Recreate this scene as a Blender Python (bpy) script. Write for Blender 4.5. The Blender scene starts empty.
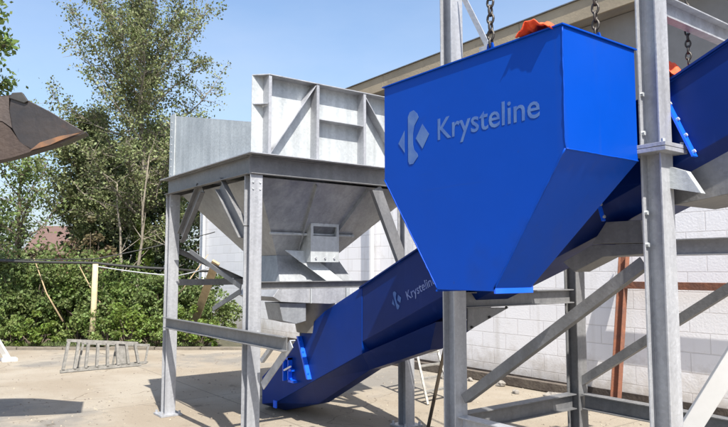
import bpy, math, random
import numpy as np
from mathutils import Vector, Matrix, noise as mnoise
random.seed(7); rng = np.random.default_rng(7)
sc = bpy.context.scene
COL = sc.collection
Rd = math.radians

# ------------------------------------------------------------------ camera frame
YAW, PITCH, FPX, CH = Rd(53.4), Rd(4.9), 658.0, 1.6
F = Vector((-math.sin(YAW), math.cos(YAW), 0)); R = Vector((math.cos(YAW), math.sin(YAW), 0)); Z = Vector((0, 0, 1))
F3 = F*math.cos(PITCH) + Z*math.sin(PITCH); U3 = -F*math.sin(PITCH) + Z*math.cos(PITCH)
CAM = Vector((0, 0, CH))
def ray(px, py): return F3 + R*((px-364)/FPX) + U3*((213.5-py)/FPX)
def onX(px, py, X): d = ray(px, py); return CAM + d*(X/d.x)
def onY(px, py, Y): d = ray(px, py); return CAM + d*(Y/d.y)
def onZ(px, py, h=0.0): d = ray(px, py); return CAM + d*((h-CH)/d.z)
def atD(px, py, D): d = ray(px, py); return CAM + d*(D/d.dot(F))
def gnd(px, D): p = F*D + R*((px-364)/FPX*D); return Vector((p.x, p.y, 0))
V = Vector

# ------------------------------------------------------------------ mesh builder
class MB:
    def __init__(s): s.v = []; s.f = []
    def add(s, vs, fs):
        n = len(s.v); s.v += [tuple(v) for v in vs]; s.f += [tuple(i+n for i in f) for f in fs]; return s
    def extr(s, pts, vec):
        n = len(pts); vec = V(vec); a = [V(p) for p in pts]; b = [p+vec for p in a]
        fs = [tuple(range(n))[::-1], tuple(range(n, 2*n))] + [(i, (i+1) % n, n+(i+1) % n, n+i) for i in range(n)]
        return s.add(a+b, fs)
    def box(s, a, b):
        x0, y0, z0 = [min(p, q) for p, q in zip(a, b)]; x1, y1, z1 = [max(p, q) for p, q in zip(a, b)]
        return s.extr([(x0, y0, z0), (x1, y0, z0), (x1, y1, z0), (x0, y1, z0)], (0, 0, z1-z0))
    def prof(s, pts2, p0, p1, up):
        p0 = V(p0); p1 = V(p1); d = (p1-p0).normalized(); b = V(up); b = (b-d*b.dot(d)).normalized(); a = d.cross(b)
        return s.extr([p0+a*x+b*y for x, y in pts2], p1-p0)
    def I(s, p0, p1, up, h=.15, w=.15, tf=.012, tw=.009):
        H, W, t = h/2, w/2, tw/2; k = H-tf
        return s.prof([(-W, -H), (W, -H), (W, -k), (t, -k), (t, k), (W, k), (W, H), (-W, H), (-W, k), (-t, k), (-t, -k), (-W, -k)], p0, p1, up)
    def C(s, p0, p1, up, h=.15, w=.07, t=.009):
        H = h/2
        return s.prof([(0, -H), (w, -H), (w, -H+t), (t, -H+t), (t, H-t), (w, H-t), (w, H), (0, H)], p0, p1, up)
    def L(s, p0, p1, up, h=.07, w=.07, t=.008):
        return s.prof([(0, 0), (w, 0), (w, t), (t, t), (t, h), (0, h)], p0, p1, up)
    def bar(s, p0, p1, w, h, up=(0, 0, 1)):
        return s.prof([(-w/2, -h/2), (w/2, -h/2), (w/2, h/2), (-w/2, h/2)], p0, p1, up)
    def tube(s, pts, r, n=8, cap=True):
        pts = [V(p) for p in pts]; m = len(pts); rs = r if isinstance(r, (list, tuple)) else [r]*m
        vs = []; ref = None
        for i, p in enumerate(pts):
            d = (pts[min(i+1, m-1)]-pts[max(i-1, 0)]).normalized()
            if ref is None: ref = d.orthogonal().normalized()
            ref = (ref-d*ref.dot(d)); ref = ref.normalized() if ref.length > 1e-6 else d.orthogonal().normalized()
            b = d.cross(ref)
            vs += [p+(ref*math.cos(2*math.pi*k/n)+b*math.sin(2*math.pi*k/n))*rs[i] for k in range(n)]
        fs = [(i*n+k, i*n+(k+1) % n, (i+1)*n+(k+1) % n, (i+1)*n+k) for i in range(m-1) for k in range(n)]
        if cap: fs += [tuple(range(n))[::-1], tuple(range((m-1)*n, m*n))]
        return s.add(vs, fs)
    def plate(s, pts, n, t=.008):
        n = V(n).normalized(); return s.extr([V(p)-n*t/2 for p in pts], n*t)
    def bolt(s, p, n, r=.012, h=.012):
        n = V(n).normalized(); return s.tube([V(p), V(p)+n*h], r, 6)
    def grid(s, fn, nu, nv):
        vs = [fn(i/nu, j/nv) for i in range(nu+1) for j in range(nv+1)]
        fs = [(i*(nv+1)+j, (i+1)*(nv+1)+j, (i+1)*(nv+1)+j+1, i*(nv+1)+j+1) for i in range(nu) for j in range(nv)]
        return s.add(vs, fs)
    def build(s, name, mat, parent=None, bevel=0, smooth=False, label=None):
        off = V((0, 0, 0)); q = parent
        while q: off += q.location; q = q.parent
        me = bpy.data.meshes.new(name)
        if parent is None:
            a = np.array(s.v); off = V(((a[:, 0].min()+a[:, 0].max())/2, (a[:, 1].min()+a[:, 1].max())/2, a[:, 2].min()))
        me.from_pydata([(v[0]-off.x, v[1]-off.y, v[2]-off.z) for v in s.v], [], s.f)
        me.update()
        me.materials.append(mat)
        o = bpy.data.objects.new(name, me); COL.objects.link(o); o.parent = parent
        if parent is None: o.location = off
        bmf(me)
        if smooth: me.polygons.foreach_set('use_smooth', [True]*len(me.polygons))
        if bevel:
            m = o.modifiers.new('bevel', 'BEVEL'); m.width = bevel; m.segments = 2; m.limit_method = 'ANGLE'; m.angle_limit = Rd(40)
        if label: o['label'] = label
        return o
import bmesh
def bmf(me):
    if len(me.polygons) > 20000: return
    b = bmesh.new(); b.from_mesh(me); bmesh.ops.recalc_face_normals(b, faces=b.faces); b.to_mesh(me); b.free()
def bolts(lst, mt, parent):
    for p, n, r, h in lst: MB().bolt(p, n, r, h).build('bolt', mt, parent)
def tag(o, label=None, cat=None, group=None, kind=None):
    if label: o['label'] = label
    if cat: o['category'] = cat
    if group: o['group'] = group
    if kind: o['kind'] = kind
    return o
def thing(name, loc, label, cat, group=None):
    o = bpy.data.objects.new(name, None); COL.objects.link(o); o.location = loc; o.empty_display_size = .2
    return tag(o, label, cat, group)

# ------------------------------------------------------------------ materials
def mat(name, col, rough=.6, metal=0, var=None, scale=4, bump=0, bscale=30, spec=.5, coat=0, detail=6, island=0, trans=0, obj=True, dirt=None):
    m = bpy.data.materials.new(name); m.use_nodes = True; nt = m.node_tree; N = nt.nodes; L = nt.links
    bs = N['Principled BSDF']; bs.inputs['Roughness'].default_value = rough; bs.inputs['Metallic'].default_value = metal
    bs.inputs['Specular IOR Level'].default_value = spec; bs.inputs['Coat Weight'].default_value = coat; bs.inputs['Coat Roughness'].default_value = .08
    tc = N.new('ShaderNodeTexCoord'); src = tc.outputs['Object']
    c = N.new('ShaderNodeRGB'); c.outputs[0].default_value = (*col, 1); out = c.outputs[0]
    if var:
        n = N.new('ShaderNodeTexNoise'); n.inputs['Scale'].default_value = scale; n.inputs['Detail'].default_value = detail; n.inputs['Roughness'].default_value = .62
        L.new(src, n.inputs['Vector'])
        r = N.new('ShaderNodeValToRGB'); r.color_ramp.elements[0].position = .34; r.color_ramp.elements[1].position = .66
        L.new(n.outputs['Fac'], r.inputs[0])
        mx = N.new('ShaderNodeMix'); mx.data_type = 'RGBA'; L.new(r.outputs[0], mx.inputs[0]); L.new(out, mx.inputs[6]); mx.inputs[7].default_value = (*var, 1); out = mx.outputs[2]
    if dirt:
        n = N.new('ShaderNodeTexNoise'); n.inputs['Scale'].default_value = dirt[1]; n.inputs['Detail'].default_value = 8; L.new(src, n.inputs['Vector'])
        r = N.new('ShaderNodeValToRGB'); r.color_ramp.elements[0].position = dirt[2]; r.color_ramp.elements[1].position = dirt[2]+.14
        L.new(n.outputs['Fac'], r.inputs[0])
        mx = N.new('ShaderNodeMix'); mx.data_type = 'RGBA'; L.new(r.outputs[0], mx.inputs[0]); L.new(out, mx.inputs[6]); mx.inputs[7].default_value = (*dirt[0], 1); out = mx.outputs[2]
        mr = N.new('ShaderNodeMapRange'); L.new(n.outputs['Fac'], mr.inputs[0]); mr.inputs[3].default_value = max(0, rough-.12); mr.inputs[4].default_value = min(1, rough+.2); L.new(mr.outputs[0], bs.inputs['Roughness'])
    if island:
        g = N.new('ShaderNodeNewGeometry'); hv = N.new('ShaderNodeHueSaturation'); mr = N.new('ShaderNodeMapRange')
        L.new(g.outputs['Random Per Island'], mr.inputs[0]); mr.inputs[3].default_value = 1-island; mr.inputs[4].default_value = 1+island
        L.new(mr.outputs[0], hv.inputs['Value']); L.new(out, hv.inputs['Color']); out = hv.outputs[0]
        mr2 = N.new('ShaderNodeMapRange'); L.new(g.outputs['Random Per Island'], mr2.inputs[0]); mr2.inputs[3].default_value = .48; mr2.inputs[4].default_value = .52; L.new(mr2.outputs[0], hv.inputs['Hue'])
    L.new(out, bs.inputs['Base Color'])
    if bump:
        n = N.new('ShaderNodeTexNoise'); n.inputs['Scale'].default_value = bscale; n.inputs['Detail'].default_value = 5; L.new(src, n.inputs['Vector'])
        b = N.new('ShaderNodeBump'); b.inputs['Strength'].default_value = bump; b.inputs['Distance'].default_value = .02; L.new(n.outputs['Fac'], b.inputs['Height']); L.new(b.outputs[0], bs.inputs['Normal'])
    if trans:
        t = N.new('ShaderNodeBsdfTranslucent'); L.new(out, t.inputs[0]); ms = N.new('ShaderNodeMixShader'); ms.inputs[0].default_value = trans
        L.new(bs.outputs[0], ms.inputs[1]); L.new(t.outputs[0], ms.inputs[2]); L.new(ms.outputs[0], N['Material Output'].inputs[0])
    return m
def galv(name, a, b, rough=.5, metal=.45):
    m = mat(name, a, rough, metal, var=b, scale=2.2, bump=.12, bscale=45)
    nt = m.node_tree; N = nt.nodes; L = nt.links; bs = N['Principled BSDF']
    src = bs.inputs['Base Color'].links[0].from_socket
    tc = [n for n in N if n.type == 'TEX_COORD'][0]
    vo = N.new('ShaderNodeTexVoronoi'); vo.inputs['Scale'].default_value = 48; L.new(tc.outputs['Object'], vo.inputs['Vector'])
    bw = N.new('ShaderNodeSeparateColor'); L.new(vo.outputs['Color'], bw.inputs[0])
    mr = N.new('ShaderNodeMapRange'); L.new(bw.outputs[0], mr.inputs[0]); mr.inputs[3].default_value = .93; mr.inputs[4].default_value = 1.07
    # streaks running down
    mp = N.new('ShaderNodeMapping'); mp.inputs['Scale'].default_value = (9, 9, .7); L.new(tc.outputs['Object'], mp.inputs[0])
    n2 = N.new('ShaderNodeTexNoise'); n2.inputs['Scale'].default_value = 1.5; n2.inputs['Detail'].default_value = 5; L.new(mp.outputs[0], n2.inputs['Vector'])
    mr2 = N.new('ShaderNodeMapRange'); L.new(n2.outputs['Fac'], mr2.inputs[0]); mr2.inputs[1].default_value = .3; mr2.inputs[2].default_value = .7; mr2.inputs[3].default_value = .84; mr2.inputs[4].default_value = 1.1
    mu = N.new('ShaderNodeMath'); mu.operation = 'MULTIPLY'; L.new(mr.outputs[0], mu.inputs[0]); L.new(mr2.outputs[0], mu.inputs[1])
    hv = N.new('ShaderNodeHueSaturation'); L.new(src, hv.inputs['Color']); L.new(mu.outputs[0], hv.inputs['Value']); L.new(hv.outputs[0], bs.inputs['Base Color'])
    mr3 = N.new('ShaderNodeMapRange'); L.new(n2.outputs['Fac'], mr3.inputs[0]); mr3.inputs[3].default_value = rough-.14; mr3.inputs[4].default_value = rough+.18; L.new(mr3.outputs[0], bs.inputs['Roughness'])
    return m
M = {}
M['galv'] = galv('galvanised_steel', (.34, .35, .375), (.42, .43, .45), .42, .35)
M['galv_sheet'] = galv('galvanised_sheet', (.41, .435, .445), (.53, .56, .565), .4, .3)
M['galv_dull'] = galv('shaded_galvanised_steel', (.165, .168, .176), (.225, .225, .225), .5, .4)  # darker galvanised copy, shade of beams and braces put into the colour
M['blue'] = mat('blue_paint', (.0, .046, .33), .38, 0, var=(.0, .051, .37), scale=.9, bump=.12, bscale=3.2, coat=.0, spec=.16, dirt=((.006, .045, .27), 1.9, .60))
M['blue_dark'] = mat('blue_paint_shaded_dusty', (.0, .013, .10), .40, 0, var=(.0, .016, .13), scale=1.3, bump=.08, bscale=6, coat=.0, spec=.25, dirt=((.02, .035, .15), 2.2, .62))  # darker copy of the blue: conveyor shade mixed into the paint colour
M['blue_mid'] = mat('blue_paint_scuffed_half_shaded', (.0, .022, .165), .40, 0, var=(.0, .027, .21), scale=1.5, bump=.12, bscale=4, spec=.2, dirt=((.015, .035, .17), 2.4, .60))  # in-between blue for the boot, part of its shade held in the colour
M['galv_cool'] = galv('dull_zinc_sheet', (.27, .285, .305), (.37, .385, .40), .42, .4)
M['blue_edge'] = mat('sunlit_blue_edge_paint', (.004, .10, .75), .35, coat=.3)  # brighter copy of the blue, sunlight on flange edges painted in
def paint_wear(m, col=(.02, .05, .22)):
    nt = m.node_tree; N = nt.nodes; L = nt.links; bs = N['Principled BSDF']; src = bs.inputs['Base Color'].links[0].from_socket
    tc = [n for n in N if n.type == 'TEX_COORD'][0]
    for sc3, lo, hi, k in (((14, 14, .6), .60, .80, .35), ((.8, .8, 30), .70, .78, .30), ((26, 26, 26), .72, .76, .55)):
        mp = N.new('ShaderNodeMapping'); mp.inputs['Scale'].default_value = sc3; mp.inputs['Rotation'].default_value = (0, .12, 0); L.new(tc.outputs['Object'], mp.inputs[0])
        n = N.new('ShaderNodeTexNoise'); n.inputs['Scale'].default_value = 1; n.inputs['Detail'].default_value = 6; L.new(mp.outputs[0], n.inputs['Vector'])
        r = N.new('ShaderNodeMapRange'); L.new(n.outputs['Fac'], r.inputs[0]); r.inputs[1].default_value = lo; r.inputs[2].default_value = hi; r.inputs[4].default_value = k
        x = N.new('ShaderNodeMix'); x.data_type = 'RGBA'; L.new(r.outputs[0], x.inputs[0]); L.new(src, x.inputs[6]); x.inputs[7].default_value = (*col, 1); src = x.outputs[2]
    L.new(src, bs.inputs['Base Color'])
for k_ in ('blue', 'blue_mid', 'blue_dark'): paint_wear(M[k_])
M['letter'] = mat('pale_blue_lettering', (.085, .16, .34), .6, var=(.03, .09, .32), scale=9)
M['letter_white'] = mat('worn_white_lettering', (.22, .28, .50), .5, var=(.06, .10, .36), scale=25)
M['white'] = mat('white_paint', (.78, .78, .77), .5, var=(.70, .70, .68), scale=5)
M['rust'] = mat('rusty_red_steel', (.22, .085, .045), .85, 0, var=(.13, .06, .042), scale=7, bump=.3)
M['orange'] = mat('orange_webbing', (.85, .10, .02), .7, var=(.75, .07, .02), scale=20, bump=.2, bscale=90)
M['chain'] = mat('dark_chain_steel', (.05, .045, .04), .5, .7, var=(.10, .09, .08), scale=30)
M['rubber'] = mat('black_rubber', (.02, .02, .02), .7, var=(.035, .035, .033), scale=12)
M['wood'] = mat('weathered_timber', (.42, .32, .19), .85, var=(.30, .22, .13), scale=9, bump=.3)
M['pole'] = mat('yellowed_timber', (.50, .44, .27), .85, var=(.40, .34, .2), scale=8, bump=.3)
M['alu'] = mat('scuffed_aluminium', (.30, .29, .27), .55, .25, var=(.17, .165, .15), scale=18)
M['bucket'] = mat('worn_bucket_steel', (.04, .038, .040), .4, .5, var=(.07, .058, .052), scale=3.5, bump=.3, bscale=14, dirt=((.12, .06, .035), 2.4, .60))
M['bucket_in'] = mat('muddy_bucket_steel', (.038, .026, .022), .8, 0, var=(.055, .038, .03), scale=5, bump=.4)
M['fascia'] = mat('cream_fascia', (.36, .30, .21), .7, var=(.27, .225, .16), scale=1.6, bump=.15, dirt=((.17, .145, .11), 3.1, .60))
M['sheet_roof'] = mat('grey_roof_sheet', (.20, .19, .18), .8, var=(.26, .25, .23), scale=2)
M['bark'] = mat('pale_bark', (.26, .23, .18), .9, var=(.14, .12, .09), scale=6, bump=.6, bscale=20)
M['bark_dark'] = mat('dark_bark', (.09, .07, .05), .9, var=(.14, .11, .08), scale=6, bump=.6, bscale=20)
def leafm(n, a, b, i=.35, t=.3, sc_=1.2): return mat(n, a, .55, var=b, scale=sc_, island=i, trans=t, spec=.3)
M['leaf_grey'] = leafm('olive_grey_leaves', (.125, .155, .055), (.205, .22, .105), .45, .3)
M['leaf_bright'] = leafm('bright_green_leaves', (.10, .155, .034), (.18, .225, .07))
M['leaf_hedge'] = leafm('hedge_leaves', (.08, .12, .032), (.16, .20, .07), .4)
M['leaf_dark'] = leafm('dark_green_leaves', (.03, .05, .018), (.07, .095, .03), .4, .2)
M['leaf_ivy'] = leafm('ivy_leaves', (.10, .15, .025), (.15, .20, .04))
M['leaf_brown'] = leafm('brown_dry_leaves', (.14, .095, .055), (.09, .09, .04))
M['kerb'] = mat('kerb_concrete', (.12, .105, .085), .9, var=(.18, .155, .12), scale=6, bump=.4)
M['verge'] = mat('verge_soil', (.05, .05, .03), .95, var=(.09, .08, .05), scale=3, bump=.6)
M['brickhouse'] = mat('red_brick', (.27, .13, .09), .85, var=(.33, .18, .13), scale=5)
M['tile'] = mat('roof_tiles', (.13, .075, .062), .85, var=(.10, .065, .055), scale=4)
M['rail_white'] = mat('white_render', (.7, .68, .62), .7)
M['glass'] = mat('dark_glass', (.03, .035, .04), .1)
M['stone'] = mat('grey_rubble', (.27, .25, .22), .9, var=(.17, .155, .14), scale=9, bump=.6)

# ground material
def ground_mat():
    m = bpy.data.materials.new('dusty_concrete'); m.use_nodes = True; nt = m.node_tree; N = nt.nodes; L = nt.links; bs = N['Principled BSDF']
    bs.inputs['Roughness'].default_value = .9; bs.inputs['Specular IOR Level'].default_value = .2
    tc = N.new('ShaderNodeTexCoord')
    def nz(s, d=8, r=.6, sy=1):
        mp = N.new('ShaderNodeMapping'); mp.inputs['Scale'].default_value = (1, sy, 1); L.new(tc.outputs['Object'], mp.inputs[0])
        n = N.new('ShaderNodeTexNoise'); n.inputs['Scale'].default_value = s; n.inputs['Detail'].default_value = d; n.inputs['Roughness'].default_value = r; L.new(mp.outputs[0], n.inputs['Vector']); return n.outputs['Fac']
    def ramp(x, a, b):
        r = N.new('ShaderNodeMapRange'); r.interpolation_type = 'SMOOTHSTEP'; L.new(x, r.inputs[0]); r.inputs[1].default_value = a; r.inputs[2].default_value = b; return r.outputs[0]
    def mixc(f, a, b):
        x = N.new('ShaderNodeMix'); x.data_type = 'RGBA'
        if isinstance(f, float): x.inputs[0].default_value = f
        else: L.new(f, x.inputs[0])
        for i, c in ((6, a), (7, b)):
            if isinstance(c, tuple): x.inputs[i].default_value = (*c, 1)
            else: L.new(c, x.inputs[i])
        return x.outputs[2]
    c = mixc(ramp(nz(.55), .38, .62), (.245, .208, .160), (.30, .268, .218))
    c = mixc(ramp(nz(.28, 7, .65), .52, .62), c, (.185, .172, .152))
    c = mixc(ramp(nz(2.3, 9, .7), .58, .72), c, (.145, .122, .096))
    c = mixc(ramp(nz(9, 6, .7), .60, .75), c, (.29, .255, .21))
    c = mixc(ramp(nz(1.1, 10, .75, 2.6), .60, .68), c, (.12, .105, .085))
    c = mixc(ramp(nz(60, 3, .6), .62, .72), c, (.13, .11, .085))
    # cracks and slab joints
    vo = N.new('ShaderNodeTexVoronoi'); vo.feature = 'DISTANCE_TO_EDGE'; vo.inputs['Scale'].default_value = .35
    wn = N.new('ShaderNodeTexNoise'); wn.inputs['Scale'].default_value = 1.5; wn.inputs['Detail'].default_value = 6; L.new(tc.outputs['Object'], wn.inputs['Vector'])
    vm = N.new('ShaderNodeVectorMath'); vm.operation = 'MULTIPLY_ADD'; L.new(wn.outputs['Color'], vm.inputs[0]); vm.inputs[1].default_value = (.5, .5, .5); L.new(tc.outputs['Object'], vm.inputs[2]); L.new(vm.outputs[0], vo.inputs['Vector'])
    cr = ramp(vo.outputs['Distance'], .004, 0.0)
    gate = ramp(nz(.4, 3), .5, .55)
    mu = N.new('ShaderNodeMath'); mu.operation = 'MULTIPLY'; L.new(cr, mu.inputs[0]); L.new(gate, mu.inputs[1])
    c = mixc(mu.outputs[0], c, (.16, .13, .10))
    sp = N.new('ShaderNodeSeparateXYZ'); L.new(vm.outputs[0], sp.inputs[0])
    for ax_, per in (('X', 4.0), ('Y', 3.6)):
        pp_ = N.new('ShaderNodeMath'); pp_.operation = 'PINGPONG'; pp_.inputs[1].default_value = per/2; 
        so_ = N.new('ShaderNodeSeparateXYZ'); L.new(tc.outputs['Object'], so_.inputs[0]); L.new(so_.outputs[ax_], pp_.inputs[0])
        c = mixc(ramp(pp_.outputs[0], .012, .004), c, (.17, .148, .118))
    L.new(c, bs.inputs['Base Color'])
    b = N.new('ShaderNodeBump'); b.inputs['Strength'].default_value = .5; b.inputs['Distance'].default_value = .02
    L.new(nz(22, 8, .7), b.inputs['Height']); L.new(b.outputs[0], bs.inputs['Normal'])
    return m
M['ground'] = ground_mat()
def block_mat():
    m = bpy.data.materials.new('painted_blockwork'); m.use_nodes = True; nt = m.node_tree; N = nt.nodes; L = nt.links; bs = N['Principled BSDF']
    bs.inputs['Roughness'].default_value = .75
    g = N.new('ShaderNodeNewGeometry'); sp = N.new('ShaderNodeSeparateXYZ'); L.new(g.outputs['Position'], sp.inputs[0])
    cb = N.new('ShaderNodeCombineXYZ'); L.new(sp.outputs['X'], cb.inputs[0]); L.new(sp.outputs['Z'], cb.inputs[1])
    br = N.new('ShaderNodeTexBrick'); L.new(cb.outputs[0], br.inputs['Vector']); br.inputs['Scale'].default_value = 1
    br.inputs['Brick Width'].default_value = .45; br.inputs['Row Height'].default_value = .225; br.inputs['Mortar Size'].default_value = .0065; br.inputs['Mortar Smooth'].default_value = .3
    br.inputs['Color1'].default_value = (.84, .83, .84, 1); br.inputs['Color2'].default_value = (.79, .78, .79, 1); br.inputs['Mortar'].default_value = (.69, .67, .67, 1)
    n = N.new('ShaderNodeTexNoise'); n.inputs['Scale'].default_value = 2.2; n.inputs['Detail'].default_value = 9; n.inputs['Roughness'].default_value = .7; L.new(g.outputs['Position'], n.inputs['Vector'])
    mr = N.new('ShaderNodeMapRange'); L.new(n.outputs['Fac'], mr.inputs[0]); mr.inputs[1].default_value = .56; mr.inputs[2].default_value = .78
    mx = N.new('ShaderNodeMix'); mx.data_type = 'RGBA'; L.new(mr.outputs[0], mx.inputs[0]); L.new(br.outputs['Color'], mx.inputs[6]); mx.inputs[7].default_value = (.66, .63, .61, 1)
    nd = N.new('ShaderNodeTexNoise'); nd.inputs['Scale'].default_value = 5; nd.inputs['Detail'].default_value = 8; nd.inputs['Roughness'].default_value = .7; L.new(g.outputs['Position'], nd.inputs['Vector'])
    zz = N.new('ShaderNodeMath'); zz.operation = 'MULTIPLY_ADD'; L.new(sp.outputs['Z'], zz.inputs[0]); zz.inputs[1].default_value = -.9; L.new(nd.outputs['Fac'], zz.inputs[2])
    zr_ = N.new('ShaderNodeMapRange'); L.new(zz.outputs[0], zr_.inputs[0]); zr_.inputs[1].default_value = .02; zr_.inputs[2].default_value = .45; zr_.inputs[4].default_value = .75
    m2 = N.new('ShaderNodeMix'); m2.data_type = 'RGBA'; L.new(zr_.outputs[0], m2.inputs[0]); L.new(mx.outputs[2], m2.inputs[6]); m2.inputs[7].default_value = (.42, .37, .31, 1)
    mp = N.new('ShaderNodeMapping'); mp.inputs['Scale'].default_value = (5, 5, .35); L.new(g.outputs['Position'], mp.inputs[0])
    ns = N.new('ShaderNodeTexNoise'); ns.inputs['Scale'].default_value = 1; ns.inputs['Detail'].default_value = 6; L.new(mp.outputs[0], ns.inputs['Vector'])
    sr = N.new('ShaderNodeMapRange'); L.new(ns.outputs['Fac'], sr.inputs[0]); sr.inputs[1].default_value = .58; sr.inputs[2].default_value = .75; sr.inputs[4].default_value = .45
    m3 = N.new('ShaderNodeMix'); m3.data_type = 'RGBA'; L.new(sr.outputs[0], m3.inputs[0]); L.new(m2.outputs[2], m3.inputs[6]); m3.inputs[7].default_value = (.50, .47, .43, 1)
    L.new(m3.outputs[2], bs.inputs['Base Color'])
    n2 = N.new('ShaderNodeTexNoise'); n2.inputs['Scale'].default_value = 40; n2.inputs['Detail'].default_value = 4; L.new(g.outputs['Position'], n2.inputs['Vector'])
    b1 = N.new('ShaderNodeBump'); b1.inputs['Strength'].default_value = .35; b1.inputs['Distance'].default_value = .006; L.new(n2.outputs['Fac'], b1.inputs['Height'])
    b2 = N.new('ShaderNodeBump'); b2.invert = True; b2.inputs['Strength'].default_value = .7; b2.inputs['Distance'].default_value = .008; L.new(br.outputs['Fac'], b2.inputs['Height']); L.new(b1.outputs[0], b2.inputs['Normal']); L.new(b2.outputs[0], bs.inputs['Normal'])
    return m
M['block'] = block_mat()

# ------------------------------------------------------------------ world, sun, camera
SUN_A, SUN_E = Rd(15), Rd(53)
w = bpy.data.worlds.new('World'); sc.world = w; w.use_nodes = True; nt = w.node_tree
sky = nt.nodes.new('ShaderNodeTexSky'); sky.sky_type = 'NISHITA'; sky.sun_disc = False
sky.sun_elevation = SUN_E; sky.sun_rotation = Rd(90)+SUN_A; sky.air_density = 1.2; sky.dust_density = 2.6; sky.ozone_density = 5.0
N_ = nt.nodes; tcw = N_.new('ShaderNodeTexCoord'); mpw = N_.new('ShaderNodeMapping'); mpw.inputs['Scale'].default_value = (1.2, 1.2, 3.0); nt.links.new(tcw.outputs['Generated'], mpw.inputs[0])
nw = N_.new('ShaderNodeTexNoise'); nw.inputs['Scale'].default_value = 1.6; nw.inputs['Detail'].default_value = 7; nw.inputs['Roughness'].default_value = .55; nt.links.new(mpw.outputs[0], nw.inputs['Vector'])
mr_ = N_.new('ShaderNodeMapRange'); nt.links.new(nw.outputs['Fac'], mr_.inputs[0]); mr_.inputs[1].default_value = .40; mr_.inputs[2].default_value = .72; mr_.inputs[3].default_value = .14; mr_.inputs[4].default_value = .62
sx_ = N_.new('ShaderNodeSeparateXYZ'); nt.links.new(tcw.outputs['Generated'], sx_.inputs[0])
hz_ = N_.new('ShaderNodeMapRange'); nt.links.new(sx_.outputs['Z'], hz_.inputs[0]); hz_.inputs[1].default_value = .0; hz_.inputs[2].default_value = .55; hz_.inputs[3].default_value = 1.0; hz_.inputs[4].default_value = .25
ml_ = N_.new('ShaderNodeMath'); ml_.operation = 'MULTIPLY'; nt.links.new(mr_.outputs[0], ml_.inputs[0]); nt.links.new(hz_.outputs[0], ml_.inputs[1])
mxw = N_.new('ShaderNodeMix'); mxw.data_type = 'RGBA'; nt.links.new(ml_.outputs[0], mxw.inputs[0]); nt.links.new(sky.outputs[0], mxw.inputs[6]); mxw.inputs[7].default_value = (3.6, 4.0, 4.7, 1)
nt.links.new(mxw.outputs[2], nt.nodes['Background'].inputs[0]); nt.nodes['Background'].inputs[1].default_value = .115
sv = V((math.cos(SUN_E)*math.cos(SUN_A), -math.cos(SUN_E)*math.sin(SUN_A), math.sin(SUN_E)))
ld = bpy.data.lights.new('sun', 'SUN'); ld.energy = 4.8; ld.angle = Rd(.5); ld.color = (1, .95, .87)
lo = bpy.data.objects.new('sun', ld); COL.objects.link(lo); lo.rotation_euler = (-sv).to_track_quat('-Z', 'Y').to_euler(); lo.location = sv*40
cd = bpy.data.cameras.new('camera'); cam = bpy.data.objects.new('camera', cd); COL.objects.link(cam); sc.camera = cam
cam.location = CAM; cam.rotation_euler = (Rd(90)+PITCH, 0, YAW); cd.lens = 36*FPX/728; cd.sensor_width = 36; cd.clip_end = 1500; cd.clip_start = .05
sc.view_settings.view_transform = 'Standard'; sc.view_settings.look = 'None'; sc.view_settings.gamma = 1; sc.view_settings.use_curve_mapping = False
sc.view_settings.exposure = 1.0

# ------------------------------------------------------------------ setting
g = MB(); g.add([(-400, -400, 0), (400, -400, 0), (400, 400, 0), (-400, 400, 0)], [(0, 1, 2, 3)])
tag(g.build('ground', M['ground']), kind='structure')
# verge beyond the yard
WY = 7.4
k0, k1 = gnd(-700, 13.4), gnd(258, 13.4)
d_ = (k1-k0).normalized()
ve = MB(); ve.add([k0+F*.05+Z*.02, k1+F*.05+Z*.02, k1+F*7+Z*.06, k0+F*7+Z*.06, k1+F*60+R*10+Z*.5, k0+F*60-R*40+Z*.5], [(0, 1, 2, 3), (3, 2, 4, 5)])
tag(ve.build('verge', M['verge']), kind='structure')
kb = MB()
q = k0.copy(); L_ = (k1-k0).length; i = 0
while i*.92 < L_-1:
    a = k0+d_*(i*.92+.005); b = k0+d_*(i*.92+.905); jz = random.uniform(-.012, .012)
    kb.bar(a+Z*(.0+jz), b+Z*(.0+jz+random.uniform(-.01, .01)), .12, .12); i += 1
tag(kb.build('kerb', M['kerb'], bevel=.01), kind='structure')

gr = MB(); rg = random.Random(9)
for k in range(2600):
    px = rg.uniform(-60, 720); D_ = 5.2+rg.random()**1.3*8.5; p = gnd(px, D_); sz = rg.uniform(.004, .014)*(1.6 if rg.random() < .06 else 1)
    if p.y > WY-.1: continue
    a0_ = rg.uniform(0, 6.28); vs = [p+V((sz*math.cos(a0_+t_*1.57)*rg.uniform(.7, 1.3), sz*math.sin(a0_+t_*1.57)*rg.uniform(.7, 1.3), .001)) for t_ in range(4)]+[p+V((0, 0, sz*rg.uniform(.6, 1.1)))]
    gr.add(vs, [(0, 1, 4), (1, 2, 4), (2, 3, 4), (3, 0, 4)])
tag(gr.build('gravel', mat('yard_grit', (.22, .19, .15), .9, island=.5)), 'fine loose grit scattered over the tan concrete yard', 'grit', kind='stuff')

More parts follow.
